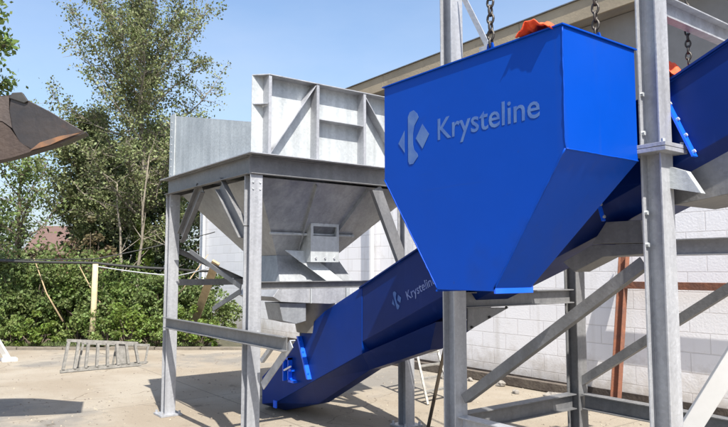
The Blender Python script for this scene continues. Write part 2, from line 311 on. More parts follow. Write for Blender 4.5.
# ------------------------------------------------------------------ building
WY = 7.4
bl = thing('workshop_building', (-8, WY, 0), 'long white painted blockwork workshop with cream eaves behind the machines', 'building')
m = MB().box((-17.8, WY, .12), (6, WY+.22, 4.80)); m.build('wall', M['block'], bl)
m = MB().box((-17.7, WY-.03, 3.45), (6, WY-.004, 4.79)); m.build('upper_wall_shade', mat('grey_eave_shade', (.27, .26, .25), .8, var=(.22, .21, .20), scale=3), bl)  # thin grey sheet that paints the eave's shade onto the upper wall
m = MB().box((-17.83, WY-.02, -.05), (6, WY+.24, .12)); m.build('plinth', mat('bitumen_plinth', (.035, .028, .025), .8, var=(.07, .055, .045), scale=5, bump=.4), bl)
m = MB().box((-17.8, WY+.22, 0), (-17.58, WY+8, 4.80)); m.build('end_wall', M['block'], bl)
for k in range(8):
    x_ = -18.2+k*3.075; MB().box((x_, WY-.31, 4.78+.004*(k % 2)), (x_+3.069, WY-.28, 5.05)).build('fascia_board', M['fascia'], bl, bevel=.004)
MB().box((-18.2, WY-.335, 5.052), (6.4, WY-.20, 5.064)).build('drip_edge', M['galv_dull'], bl)
m = MB()
nc = 240
def roofp(u, v):
    x = -18.25+u*24.7; return (x, WY-.275+v*8.3, 5.02+v*1.5+.006*math.sin(x*2*math.pi/.15*.5))
m.grid(roofp, 330, 2); m.build('roof', M['sheet_roof'], bl)
m = MB().box((-18.1, WY-.275, 4.80), (6.3, WY-.01, 4.82)); m.build('soffit', mat('grey_soffit_board', (.22, .20, .18), .8, var=(.28, .26, .23), scale=3), bl)
for gx in (-17.3, -9.6):
    m = MB().tube([(gx, WY-.22, 4.79), (gx, WY-.16, 4.5), (gx, WY-.09, 4.25), (gx, WY-.09, .15)], .035, 8); m.build('downpipe', M['white'], bl)

# rusty steel goalpost leaning on the wall
a0 = onY(615, 399, WY-.35); a0.z = 0; a1 = onY(624, 256, WY-.08)
rf = thing('rusty_steel_frame', a0, 'rusty red steel upright with one long rail resting against the white block wall', 'steel frame')
MB().I(a0, a1, (1, 0, 0), .10, .08, .009, .008).build('upright', M['rust'], rf, bevel=.002)
b0 = onY(626, 285, WY-.15); b1 = V((b0.x+4.6, WY-.15, b0.z))
MB().bar(b0+V((-.02, -.0, 0)), b1, .06, .085).build('rail', M['rust'], rf, bevel=.003)
MB().bar(V((b1.x-.1, WY-.45, 0)), V((b1.x-.1, WY-.18, b1.z+.5)), .09, .08).build('upright', M['rust'], rf, bevel=.003)

# rubble along the wall foot
for i in range(16):
    x = random.uniform(-7.5, -3.2); y = WY-random.uniform(.12, .7); s = random.uniform(.04, .11)
    m = MB(); vs = []; seed = random.random()*50
    n = 6
    for a in range(n):
        for b in range(4):
            th = 2*math.pi*a/n; ph = math.pi*(b+.5)/4
            rr = s*(1+.45*mnoise.noise(V((a*1.7+seed, b*1.3, seed))))
            vs.append((x+rr*math.cos(th)*math.sin(ph)*1.3, y+rr*math.sin(th)*math.sin(ph), max(.0, s*.45+rr*.7*math.cos(ph))))
    fs = [(a*4+b, ((a+1) % n)*4+b, ((a+1) % n)*4+b+1, a*4+b+1) for a in range(n) for b in range(3)] + [tuple(a*4 for a in range(n))[::-1], tuple(a*4+3 for a in range(n))]
    m.add(vs, fs)
    tag(m.build('rubble_stone', M['stone']), 'small grey lump of rubble on the ground at the foot of the white block wall', 'rubble', 'lumps of rubble at the foot of the white wall')
# long timber lying along wall foot
m = MB().bar((-9.4, WY-.28, .06), (-5.3, WY-.2, .07), .10, .12)
tag(m.build('timber_baulk', mat('dark_old_timber', (.07, .055, .045), .9, var=(.12, .10, .08), scale=6, bump=.4), bevel=.006), 'dark old timber lying on the ground along the foot of the white wall', 'timber')

# ------------------------------------------------------------------ galvanised feed hopper on its stand
X0, X1, Y0, Y1 = -7.28, -5.30, 2.70, 4.48
HB = 2.62                                       # top of ring beam
fh = thing('feed_hopper', ((X0+X1)/2, (Y0+Y1)/2, 0), 'large galvanised feed hopper with ribbed upper panels on four tall steel legs', 'hopper')
SX, SY = .12, .12
for (x, y) in ((X0, Y0), (X1, Y0), (X1, Y1), (X0, Y1)):
    lg = MB().I((x, y, .018), (x, y, HB-.17), (1, 0, 0), SX, SY, .011, .008).build('leg', M['galv'], fh, bevel=.0015)
    b = MB().box((x-.12, y-.12, 0.002), (x+.12, y+.12, .02)); b.build('base_plate', M['galv'], lg)
    bolts([((x+sx*.095, y+sy*.095, .02), Z, .014, .03) for sx in (-1, 1) for sy in (-1, 1)], M['galv'], lg)
    bolts([((x+SX/2, y+j, zz), (1, 0, 0), .009, .008) for zz in (.98, 1.06, HB-.24, HB-.3) for j in (-.035, .035)], M['galv_sheet'], lg)
zb = HB-.085
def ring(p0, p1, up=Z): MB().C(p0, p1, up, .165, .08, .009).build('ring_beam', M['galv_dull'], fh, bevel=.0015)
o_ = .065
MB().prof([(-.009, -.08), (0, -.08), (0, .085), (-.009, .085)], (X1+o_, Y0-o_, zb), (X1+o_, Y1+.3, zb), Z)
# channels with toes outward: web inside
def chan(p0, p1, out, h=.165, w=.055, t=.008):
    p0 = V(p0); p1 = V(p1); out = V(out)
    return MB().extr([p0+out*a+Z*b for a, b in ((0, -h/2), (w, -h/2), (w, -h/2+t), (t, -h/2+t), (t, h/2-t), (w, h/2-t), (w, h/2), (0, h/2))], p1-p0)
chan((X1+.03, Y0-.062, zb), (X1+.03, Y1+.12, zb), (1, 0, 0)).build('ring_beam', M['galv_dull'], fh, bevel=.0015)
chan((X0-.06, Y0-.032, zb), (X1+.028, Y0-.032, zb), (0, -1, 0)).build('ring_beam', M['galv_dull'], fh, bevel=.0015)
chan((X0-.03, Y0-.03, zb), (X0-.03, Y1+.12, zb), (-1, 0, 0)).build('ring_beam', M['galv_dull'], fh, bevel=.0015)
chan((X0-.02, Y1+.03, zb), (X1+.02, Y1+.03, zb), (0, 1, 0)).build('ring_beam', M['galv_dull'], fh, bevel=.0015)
# gutter plate on top of ring
MB().box((X0-.12, Y0-.12, HB+.001), (X1+.17, Y1+.16, HB+.009)).build('deck_plate', M['galv'], fh)
# upper panels
HT = 3.36; XP = X1+.02; YP = Y0-.04; YE = 4.98
MB().box((XP-.006, YP, HB+.01), (XP, YE, HT)).build('front_panel', M['galv_sheet'], fh)
rear_l = onY(180, 111, YP).z; 
MB().extr([(X0-.02, YP, HB+.01), (XP-.008, YP, HB+.01), (XP-.008, YP, 2.93), (X0-.02, YP, rear_l)], (0, .006, 0)).build('side_panel', M['galv_sheet'], fh)
MB().extr([(X0-.02, YE, HB+.01), (XP-.008, YE, HB+.01), (XP-.008, YE, 3.3), (X0-.02, YE, rear_l)], (0, .006, 0)).build('side_panel', M['galv_sheet'], fh)
MB().box((X0-.026, YP+.008, HB+.01), (X0-.02, YE-.002, rear_l)).build('rear_panel', M['galv_sheet'], fh)
m = MB().box((X0-.02, YP-.010, HB+.01), (X0+.13, YP-.002, rear_l-.004)); m.build('corner_strip', M['galv_sheet'], fh)
bolts([((X0+.035, YP-.010, HB+.06+k*.085), (0, -1, 0), .008, .006) for k in range(8)], M['galv'], fh)
D = .11; tk = .008
ys = [onX(269, 120, XP+D).y, onX(317, 120, XP+D).y, onX(364, 120, XP+D).y]; ys.append(ys[2]+(ys[2]-ys[1])); ys.append(ys[3]+.35)
for i, y in enumerate(ys):
    m = MB().box((XP, y-tk/2, HB+.01), (XP+D, y+tk/2, HT+.002)); m.box((XP+D-.008, y+tk/2, HB+.011), (XP+D, y+tk/2+.022, HT-.012)); m.build('rib', M['galv'], fh)
m = MB().extr([(XP, YP+.002, HT-.004), (XP+D, ys[0]-.01, HT-.004), (XP+D+.006, ys[0], HT-.004), (XP+D+.006, YE, HT-.004), (XP, YE, HT-.004)], (0, 0, .008)); m.build('top_flange', M['galv'], fh)
MB().extr([(XP+.001, YP+.01, 3.09), (XP+D-.005, ys[0]-.008, 3.09), (XP+.001, ys[0]-.008, 3.09)], (0, 0, .008)).build('gusset', M['galv'], fh)
MB().box((XP+.001, ys[1]+.006, 3.02), (XP+D-.004, ys[2]-.006, 3.028)).build('rib', M['galv'], fh)
def dgn(y0, z0, y1, z1):
    d = V((0, y1-y0, z1-z0)).normalized(); n = V((1, 0, 0)).cross(d)
    MB().extr([V((XP+.001, y0, z0))-n*.004, V((XP+.001, y0, z0))+n*.004, V((XP+.001, y1, z1))+n*.004, V((XP+.001, y1, z1))-n*.004], (D-.004, 0, 0)).build('diagonal_rib', M['galv'], fh)
dgn(ys[0]+.02, HB+.02, ys[1]-.01, HT-.02); dgn(ys[2]+.01, HT-.02, ys[3]-.02, HB+.02)
# cone (pyramid) - outer skin with thickness via solidify
zt = HB-.17; cb = (-6.62, -6.02, 3.35, 4.05, 1.74)
tr = (X0+.075, X1-.065, Y0+.075, Y1+.2)
T = [V((tr[0], tr[2], zt)), V((tr[1], tr[2], zt)), V((tr[1], tr[3], zt)), V((tr[0], tr[3], zt))]
B = [V((cb[0], cb[2], cb[4])), V((cb[1], cb[2], cb[4])), V((cb[1], cb[3], cb[4])), V((cb[0], cb[3], cb[4]))]
m = MB(); m.add(T+B, [(4, 5, 1, 0), (5, 6, 2, 1), (6, 7, 3, 2), (7, 4, 0, 3)])
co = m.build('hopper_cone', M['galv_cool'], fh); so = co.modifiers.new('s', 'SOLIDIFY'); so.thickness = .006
m = MB()
for f0, f1 in ((.33, .30), (.66, .70)):
    a = T[1].lerp(T[2], f0); b = B[1].lerp(B[2], f1); n = (T[2]-T[1]).cross(B[1]-T[1]).normalized(); n = n if n.x > 0 else -n
    m.prof([(-.004, 0), (.004, 0), (.004, .045), (-.004, .045)], a+(b-a)*.02, b-(b-a)*.12, n)
m.build('cone_stiffener', M['galv_cool'], fh)
# lower chute
zl = 1.45
m = MB(); C2 = [V((cb[0]-.02, cb[2]-.02, cb[4]+.01)), V((cb[1]+.02, cb[2]-.02, cb[4]+.01)), V((cb[1]+.02, cb[3]+.02, cb[4]+.01)), V((cb[0]-.02, cb[3]+.02, cb[4]+.01))]
D2 = [V((cb[0]-.02, cb[2]-.08, zl)), V((cb[1]+.22, cb[2]-.08, zl)), V((cb[1]+.22, cb[3]+.14, zl)), V((cb[0]-.02, cb[3]+.14, zl))]
m.add(C2+D2, [(4, 5, 1, 0), (5, 6, 2, 1), (6, 7, 3, 2), (7, 4, 0, 3), (0, 1, 2, 3), (4, 7, 6, 5)]); m.build('outlet_chute', M['galv_cool'], fh, bevel=.003)
# sunlit sloping cover plate
e0, e1, e2, e3 = [onX(*p, -5.72) for p in ((291, 250), (312, 251), (344, 282), (328, 282))]
e1.x -= .12; e0.x -= .12
MB().plate([e0, e1, e2, e3], (1, 0, .6), .006).build('cover_plate', M['galv_sheet'], fh)
# inspection box with open top slot
q = [onX(*p, -5.70) for p in ((311, 223), (339, 225), (340, 263), (311, 262))]
ya, yb_, za, zc = q[0].y, q[1].y, q[3].z, q[0].z
ib = MB(); hs = .20
ib.box((-5.73, ya, za), (-5.70, yb_, zc-.13)); ib.box((-5.73, ya, zc-.13), (-5.70, ya+.03, zc-.03)); ib.box((-5.73, yb_-.03, zc-.13), (-5.70, yb_, zc-.03)); ib.box((-5.73, ya, zc-.03), (-5.70, yb_, zc))
ib.box((-5.73-hs, ya, za), (-5.731, ya+.006, zc)); ib.box((-5.73-hs, yb_-.006, za), (-5.731, yb_, zc)); ib.box((-5.74-hs, ya, za), (-5.731-hs, yb_, zc)); ib.box((-5.73-hs, ya+.006, za), (-5.731, yb_-.006, za+.006))
ibo = ib.build('inspection_box', M['galv_sheet'], fh)
bolts([((-5.70, ya+.06+k*(yb_-ya-.12)/2, za+.04), (1, 0, 0), .012, .012) for k in range(3)], M['galv'], ibo)
h0, h1 = onX(270, 233, -5.78), onX(351, 239, -5.78); h1.z = h0.z
MB().tube([h0, h1], .014, 10).tube([h1, h1+V((-.0, .03, 0))], .02, 8).build('handle_bar', M['galv_sheet'], fh, smooth=False)
# cross beams below cone
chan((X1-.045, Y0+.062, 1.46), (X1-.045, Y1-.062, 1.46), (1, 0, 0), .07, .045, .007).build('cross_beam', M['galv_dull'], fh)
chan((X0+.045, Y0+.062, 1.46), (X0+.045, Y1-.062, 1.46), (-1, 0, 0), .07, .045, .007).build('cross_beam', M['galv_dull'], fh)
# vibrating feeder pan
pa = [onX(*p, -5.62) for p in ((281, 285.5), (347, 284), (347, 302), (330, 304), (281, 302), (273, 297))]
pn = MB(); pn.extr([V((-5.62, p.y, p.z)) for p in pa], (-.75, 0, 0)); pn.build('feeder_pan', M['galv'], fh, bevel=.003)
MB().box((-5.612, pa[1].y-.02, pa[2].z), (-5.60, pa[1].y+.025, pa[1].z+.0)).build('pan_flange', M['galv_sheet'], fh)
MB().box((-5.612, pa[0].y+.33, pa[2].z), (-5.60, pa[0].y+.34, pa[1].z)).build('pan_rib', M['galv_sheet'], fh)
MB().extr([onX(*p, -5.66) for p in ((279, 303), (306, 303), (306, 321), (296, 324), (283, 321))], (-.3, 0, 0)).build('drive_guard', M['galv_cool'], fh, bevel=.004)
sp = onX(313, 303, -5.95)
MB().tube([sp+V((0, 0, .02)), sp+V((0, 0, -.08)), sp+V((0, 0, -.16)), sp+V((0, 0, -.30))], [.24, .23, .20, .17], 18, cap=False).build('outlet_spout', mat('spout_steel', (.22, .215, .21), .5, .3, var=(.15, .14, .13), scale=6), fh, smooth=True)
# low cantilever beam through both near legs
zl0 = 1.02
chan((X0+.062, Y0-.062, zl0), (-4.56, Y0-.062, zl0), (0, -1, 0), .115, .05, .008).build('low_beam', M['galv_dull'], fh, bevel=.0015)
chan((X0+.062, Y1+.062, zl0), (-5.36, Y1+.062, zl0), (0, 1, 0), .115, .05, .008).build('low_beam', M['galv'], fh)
p_, q_ = onY(262, 386, Y0-.05), onY(291, 344, Y0-.05)
m = MB().prof([(0, -.035), (.05, -.035), (.05, -.027), (.008, -.027), (.008, .035), (0, .035)], p_, q_, (1, 0, 0)); m.build('knee_brace', M['galv'], fh)
p_, q_ = onY(262, 361, Y0+.02), onY(275, 343, Y0+.02)
MB().bar(p_, q_, .04, .03, (0, 1, 0)).build('knee_brace', M['galv'], fh)
# knee braces up to the ring
def knee(a, b, y, wdt=.10, mt='galv_dull', dy=.04):
    d = (V(b)-V(a)).normalized(); n = d.cross(V((0, 1, 0))).normalized()
    h = wdt/2; t = .008
    m = MB().extr([V(a)+n*i+V((0, j, 0)) for i, j in ((-h, -dy), (-h+t, -dy), (-h+t, -t), (h-t, -t), (h-t, -dy), (h, -dy), (h, 0), (-h, 0))], V(b)-V(a)); m.build('knee_brace', M[mt], fh)
knee(onY(183, 238, Y0), onY(203, 188, Y0), Y0, .15, dy=.05)
knee(onY(222, 184, Y0-.02), onY(246, 232, Y0-.02), Y0, .15, dy=.05)
# diagonal ties on far side (X0 plane and Y1)
MB().L(V((X0, Y0+.05, 1.85)), V((X0, Y1-.05, 1.15)), (1, 0, 0), .05, .05, .006).build('tie_bar', M['galv_dull'], fh)
a, b = onY(190, 251, Y0+.03), onY(241, 287, Y0+.03); MB().bar(a, b, .012, .045, Z).build('tie_bar', M['galv_dull'], fh)
a, b = onY(213, 309, Y0+.06), onY(241, 291, Y0+.06); MB().bar(a, b, .012, .045, Z).build('tie_bar', M['galv_dull'], fh)
# X1 plane brace up to far leg
a, b = V((X1, Y1-.42, HB-.19)), V((X1, Y1-.04, 1.62))
d = (b-a).normalized(); n = d.cross(V((1, 0, 0))).normalized()
MB().extr([a+n*i+V((j, 0, 0)) for i, j in ((-.06, 0), (-.052, 0), (-.052, .042), (.052, .042), (.052, 0), (.06, 0), (.06, .05), (-.06, .05))], b-a).build('knee_brace', M['galv_dull'], fh)
# small shelf bracket
MB().box((X1-.5, Y1+.1, 2.30), (X1-.05, Y1+.16, 2.33)).build('bracket', M['galv_sheet'], fh)

# ------------------------------------------------------------------ inclined conveyor
CY0, CY1 = 3.66, 4.27
cvt = lambda px, py: onY(px, py, CY0)
pt = cvt(325, 312); pq = cvt(683, 72)
sl = (pq.z-pt.z)/(pq.x-pt.x)
def topz(x): return pt.z+sl*(x-pt.x)
cv = thing('inclined_conveyor', (pt.x, (CY0+CY1)/2, 0), 'long blue enclosed conveyor rising from under the galvanised hopper to the upper right', 'conveyor')
xa, xb = cvt(361, 300).x, 1.2
dp = .56
def cs(x, y0, y1, w0, d0, low):
    z = topz(x); yc = (y0+y1)/2
    return [V((x, y0, z)), V((x, y1, z)), V((x, y1, z-d0)), V((x, y1-w0, z-d0-low)), V((x, y0+w0, z-d0-low)), V((x, y0, z-d0))]
m = MB(); A_ = cs(xa, CY0, CY1, .12, .50, .13); Bn = cs(xb, CY0, CY1, .12, .50, .13)
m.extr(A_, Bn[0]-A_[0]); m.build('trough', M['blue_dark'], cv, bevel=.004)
for y in (CY0-.025, CY1+.005):
    MB().extr([(xa, y, topz(xa)+.006), (xa, y+.02, topz(xa)+.006), (xa, y+.02, topz(xa)-.008), (xa, y, topz(xa)-.008)], Bn[0]-A_[0]).build('rim_flange', M['blue_dark'], cv)
# joint flanges square to the trough
dd = V((1, 0, sl)).normalized(); nn = V((-sl, 0, 1)).normalized()
def jflange(pa_, pb_, ext=.05):
    a = cvt(*pa_); b = cvt(*pb_)
    j = MB().extr([a-dd*.006, a+dd*.006, b+dd*.006, b-dd*.006], (0, -ext, 0)).build('joint_flange', M['blue_edge'], cv)
    bolts([(a.lerp(b, .06+.22*k)+V((0, -ext*.5, 0))+dd*.006, dd, .010, .012) for k in range(5)], M['galv_sheet'], j)
jflange((661, 86), (697, 157)); jflange((590, 166), (605, 221), .03)
# tail boot
BY0, BY1 = CY0-.005, CY1+.012
bp = [(262, 404), (262, 377), (301, 334), (325, 311), (362, 286.5), (362, 354), (312, 382), (275, 403)]
pts = [onY(*p, BY0) for p in bp]
pts[0].z = max(.02, pts[0].z); pts[-1].z = max(.02, pts[-1].z)
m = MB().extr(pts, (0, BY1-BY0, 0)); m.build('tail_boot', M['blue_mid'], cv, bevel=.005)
# return pan beneath: its flanks slope inwards
up_ = [(262, 404), (275, 403), (312, 382), (362, 354), (436, 322)]
lo_ = [(270, 414), (285, 413), (318, 404), (370, 370), (430, 350)]
A1 = [onY(*p, CY0+.004) for p in up_]; B1 = [onY(*p, CY0+.17) for p in lo_]
for p in A1+B1: p.z = max(.012, p.z)
for p in B1: p.z = max(.012, p.z)
A2 = [V((p.x, CY1-.004, p.z)) for p in A1]; B2 = [V((p.x, CY1-.30, p.z)) for p in B1]
nA = len(A1); vs = A1+B1+B2+A2; fs = []
for i in range(nA-1):
    for r_ in range(3): fs.append((r_*nA+i, r_*nA+i+1, (r_+1)*nA+i+1, (r_+1)*nA+i))
    fs.append((3*nA+i, 3*nA+i+1, i+1, i))
fs += [(0, nA, 2*nA, 3*nA), (nA-1, 2*nA-1, 3*nA-1, 4*nA-1)]
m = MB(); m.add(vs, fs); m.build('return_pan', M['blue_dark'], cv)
# bright edge strip and panel brackets on boot
a, b = onY(301, 336, BY0), onY(311, 379, BY0)
m = MB().extr([a+V((-.014, .001, 0)), a+V((.014, .001, 0)), b+V((.014, .001, 0)), b+V((-.014, .001, 0))], (0, -.05, 0)); ed = m.build('joint_flange', M['blue_edge'], cv)
bolts([(a.lerp(b, .12+.25*k)+V((.014, -.03, 0)), (1, 0, 0), .01, .01) for k in range(4)], M['blue_edge'], ed)
a, b = onY(289, 358, BY0), onY(294, 381, BY0)
m = MB()
for k in range(3):
    p = a.lerp(b, k/2); m.box(p+V((-.05, -.05, -.012)), p+V((.07, .0, .012)))
m.box(a+V((-.05, -.05, .014)), V((a.x-.035, BY0, b.z-.014))); m.box(a+V((.055, -.05, .014)), V((a.x+.07, BY0, b.z-.014)))
m.build('take_up_bracket', M['blue_edge'], cv)
p = a.lerp(b, .45); MB().tube([p+V((-.04, -.065, -.02)), p+V((.10, -.065, .035))], .010, 6).build('take_up_rod', M['white'], cv)
p = onY(276, 405, BY0); MB().box((p.x-.03, BY0-.02, p.z-.03), (p.x+.03, BY0-.003, p.z+.05)).build('shaft_cover', M['blue_edge'], cv)
# support saddle chutes (galvanised) under the trough
def sad(px, y0, y1, name='support_saddle', mt='galv_dull'):
    MB().extr([onY(*p, y0) for p in px], (0, y1-y0, 0)).build(name, M[mt], cv, bevel=.003)
sad([(606, 222), (641, 220), (643, 243), (592, 244)], CY0+.02, CY0+.16)
sad([(563, 262), (592, 245), (643, 244.5), (643, 254), (603, 257), (574, 272)], CY0+.03, CY0+.20, mt='galv_dull')
sad([(674, 172), (728, 144), (800, 104), (800, 168), (728, 194), (700, 200), (674, 205)], CY0+.06, CY1-.06, 'return_pan')

# text helpers
def text_mesh(txt, size):
    cu = bpy.data.curves.new('t', 'FONT'); cu.body = txt; cu.size = size; cu.extrude = .0004; cu.resolution_u = 3; cu.offset = size*.008
    o = bpy.data.objects.new('t', cu); COL.objects.link(o); bpy.context.view_layer.update()
    me = bpy.data.meshes.new_from_object(o.evaluated_get(bpy.context.evaluated_depsgraph_get()))
    bpy.data.objects.remove(o); bpy.data.curves.remove(cu); return me
def lettering(txt, p0, p1, height, parent, material, name='lettering', sh=0):
    """p0-p1 baseline on a plane facing -Y; height of capitals"""
    me = text_mesh(txt, 1.0); co = np.empty(len(me.vertices)*3); me.vertices.foreach_get('co', co); co = co.reshape(-1, 3)
    mn = co.min(0); mx = co.max(0); cap = .69
    dx = (p1-p0); out = []
    up = V((0, 0, 1)) if sh == 0 else V((-dx.normalized().z, 0, dx.normalized().x))
    off = V((0, 0, 0)); q = parent
    while q: off += q.location; q = q.parent
    for c in co:
        out.append(p0+dx*((c[0]-mn[0])/(mx[0]-mn[0]))+up*(c[1]/cap*height)+V((0, -1, 0))*(.0015+c[2]) - off)
    for v, p in zip(me.vertices, out): v.co = p
    me.name = name; me.materials.clear(); me.materials.append(material)
    o = bpy.data.objects.new(name, me); COL.objects.link(o); o.parent = parent; return o
def emblem(p0, ax, up, s, parent, material):
    """side triangle, waisted bar and diamond; s = full height"""
    def P(u, v): return p0+ax*(u*s)+up*(v*s)+V((0, -.001, 0))
    m = MB(); t = V((0, -.001, 0))
    m.extr([P(-.18, .44), P(0, .66), P(0, .24)], t)
    bar = [(.10, .06), (.14, .0), (.24, 0), (.38, .12), (.36, .17), (.27, .26), (.24, .36), (.24, .56), (.28, .70), (.40, .84), (.36, .92), (.26, 1.0), (.15, .98), (.10, .90)]
    m.extr([P(*q) for q in bar], t)
    m.extr([P(.32, .46), P(.50, .70), (P(.68, .48)), P(.50, .24)], t)
    return m.build('emblem', material, parent)
# worn small logo on conveyor
b0 = cvt(408, 300); b1 = cvt(437, 285); ddx = V((1, 0, sl)).normalized()
b0.y = CY0
L1 = (b1-b0).length
b1 = b0+ddx*L1
lettering('Krysteline', b0+V((0, -.002, 0)), b1+V((0, -.002, 0)), .075, cv, M['letter_white'], sh=1)
emblem(b0-ddx*.17+V((0, -.002, -.03)), ddx, nn, .16, cv, M['letter'])

# ------------------------------------------------------------------ conveyor support frame (right)
GX0, GX1, GY0, GY1 = -3.63, -1.985, 3.55, 5.04
sf = thing('conveyor_support_frame', ((GX0+GX1)/2, (GY0+GY1)/2, 0), 'tall galvanised steel frame of four braced posts standing over the blue conveyor', 'steel frame')
PS = .125
HTOP = 4.4
for (x, y, mt) in ((GX0, GY0, 'galv'), (GX1, GY0, 'galv'), (GX1, GY1, 'galv'), (GX0, GY1, 'galv_dull')):
    top = HTOP if y == GY0 else 2.35
    po = MB().I((x, y, .02), (x, y, top), (1, 0, 0), PS, PS, .011, .008).build('post', M[mt], sf, bevel=.0015)
    MB().box((x-.15, y-.15, .002), (x+.15, y+.15, .022)).build('base_plate', M['galv'], po)
    zc = onY(652, 149, GY0-.0625).z if (x == GX1 and y == GY0) else 1.9
    if x == GX1 and y == GY0:
        MB().box((x-.125, y-.125, zc), (x+.125, y+.125, zc+.022)).box((x-.125, y-.125, zc-.026), (x+.125, y+.125, zc-.003)).build('splice_plate', M['galv'], po, bevel=.002)
        bolts([((GX1-.064, GY0-.045, onY(641, py, GY0-.0625).z), (1, 0, 0), .013, .028) for py in (94, 133, 213, 245)], M['galv_sheet'], po)
        bolts([((x+sx*.1, y-.1*k, zc+.022), Z, .012, .02) for sx in (-1, 1) for k in (-1, 1)], M['galv_sheet'], po)
def sbeam(p0, p1, h=.15, w=.1, name='beam', mt='galv_dull', up=Z): MB().I(p0, p1, up, h, w, .009, .007).build(name, M[mt], sf, bevel=.0012)
zt1 = 1.37
sbeam((GX0, GY0+.078, zt1), (GX0, GY1-.078, zt1), .12)
zb1 = .46
sbeam((GX0, GY0+.078, zb1), (GX0, GY1-.078, zb1), .13)
sbeam((GX0+.078, GY0, zb1), (GX1-.078, GY0, zb1), .13, mt='galv')
sbeam((GX0+.078, GY1, zb1), (GX1-.078, GY1, zb1), .13)
sbeam((GX1, GY0+.078, zb1), (GX1, GY1-.078, zb1), .13)
zr = onY(728, 246, GY1).z
sbeam((GX0-.3, GY1-.0, zr) if False else (GX0+.078, GY1, zr), (GX1-.078, GY1, zr), .13, mt='galv')
# beam over the right-hand bay, post to back post, high
zh = onY(672, 7, GY0).z
chan((GX1+.0, GY0+.078, 3.13), (GX1+.0, GY1+.4, 3.13), (1, 0, 0), .13, .06).build('beam', M['galv'], sf)
MB().I((GX1, GY1, 2.35), (GX1, GY1, 3.22), (1, 0, 0), PS, PS, .011, .008).build('post', M['galv'], sf)
# braces
def sbr(a, b, y, w=.07, mt='galv_dull'):
    d = (b-a).normalized(); n = d.cross(V((0, 1, 0))).normalized(); h = w/2
    MB().extr([a+n*i+V((0, j, 0)) for i, j in ((-h, 0), (h, 0), (h, .007), (-h+.007, .007), (-h+.007, .06), (-h, .06))], b-a).build('diagonal_brace', M[mt], sf)
sbr(onY(463, 399, GY0-.02), onY(643, 262, GY0-.02), 0)
sbr(onY(575, 385, GY1-.02), onY(752, 273, GY1-.02), 0)
# gusset under the top beam at near left post
gp = [onX(*p, GX0+.01) for p in ((467, 307.5), (508, 307.5), (467, 331))]
gs = MB().extr(gp, (.01, 0, 0)).build('gusset', M['galv_dull'], sf)
bolts([(gp[2].lerp(gp[1], f)+V((.01, 0, .015)), (1, 0, 0), .011, .012) for f in (.08, .5, .92)], M['rubber'], gs)
# bracket right of splice
bq = [onY(*p, GY0+.02) for p in ((668, 166), (686, 171), (701, 193), (668, 188))]
MB().extr(bq, (0, .05, 0)).build('bracket', M['galv_sheet'], sf)
# brace at the top of near left post
a, b = onY(461, -6, GY0), onY(487, 46, GY0)
MB().extr([a+V((-.02, 0, 0)), a+V((.03, 0, 0)), b+V((.03, 0, 0)), b+V((-.02, 0, 0))], (0, .008, 0)).box(b+V((-.06, -.02, -.09)), b+V((.05, .02, .0))).build('knee_brace', M['galv'], sf)

# ------------------------------------------------------------------ blue hanging hopper
HY = 2.77
fr = [onY(*p, HY) for p in ((384, 87), (562, 25), (562, 144.5), (494, 290.5), (437, 290.5), (385, 183))]
tz = (fr[0].z+fr[1].z)/2; mz = (fr[2].z+fr[5].z)/2; oz = (fr[3].z+fr[4].z)/2
xl = (fr[0].x+fr[5].x)/2; xr = fr[1].x; xbl, xbr = fr[4].x, fr[3].x
fr[0].z = fr[1].z = tz
HD = 3.43-HY; od = .29
bh = thing('blue_hopper', ((xl+xr)/2, HY+HD/2, oz), 'big blue painted steel hopper with pale lettering hung from chains beside the post', 'hopper')
def shell(y):  # hexagon at depth
    return [V((xl, y, tz)), V((xr, y, tz)), V((xr, y, mz)), V((xbr, y, oz)), V((xbl, y, oz)), V((xl, y, mz))]
t = .006
m = MB(); m.extr(shell(HY), (0, t, 0)); m.build('front_plate', M['blue'], bh, bevel=.002)
yb2 = HY+HD
m = MB()
bk = [V((xl, yb2, tz)), V((xr, yb2, tz)), V((xr, yb2, mz)), V((xbr, HY+od, oz)), V((xbl, HY+od, oz)), V((xl, yb2, mz))]
f6 = [p+V((0, t, 0)) for p in shell(HY)]
vs = f6+bk
m.add(vs, [(1, 2, 8, 7), (2, 3, 9, 8), (4, 5, 11, 10), (5, 0, 6, 11), (7, 8, 11, 6), (8, 9, 10, 11)])
o = m.build('side_and_back_plates', M['blue'], bh); s_ = o.modifiers.new('s', 'SOLIDIFY'); s_.thickness = .006; s_.offset = -1
rwv = random.Random(5)
def weld(a, b, off):
    a = V(a)+V(off); b = V(b)+V(off); n_ = int((b-a).length/.03)
    MB().tube([a.lerp(b, i/n_)+V((rwv.uniform(-1, 1), rwv.uniform(-1, 1), rwv.uniform(-1, 1)))*.0012 for i in range(n_+1)], [.0045+rwv.uniform(-.001, .0012) for i in range(n_+1)], 6).build('weld_seam', M['blue'], bh, smooth=True)
weld((xr, HY, mz), (xr, HY, tz-.01), (0, 0, 0)); weld((xr, HY, mz), (xbr, HY, oz+.02), (0, 0, 0)); weld((xl, HY, mz), (xbl, HY, oz+.01), (0, 0, 0)); weld((xr, HY+.01, mz), (xr, yb2, mz), (0, 0, 0))
rl = .012
m = MB()
m.box((xl-rl, HY-rl, tz-.004), (xr+rl, HY-.001, tz+.004)); m.box((xr+.001, HY-.0005, tz-.004), (xr+rl, yb2, tz+.004)); m.box((xl-rl, HY-.0005, tz-.004), (xl-.001, yb2, tz+.004)); m.box((xl-rl, yb2+.001, tz-.004), (xr+rl, yb2+rl, tz+.004))
m.build('rim_flange', M['blue'], bh)
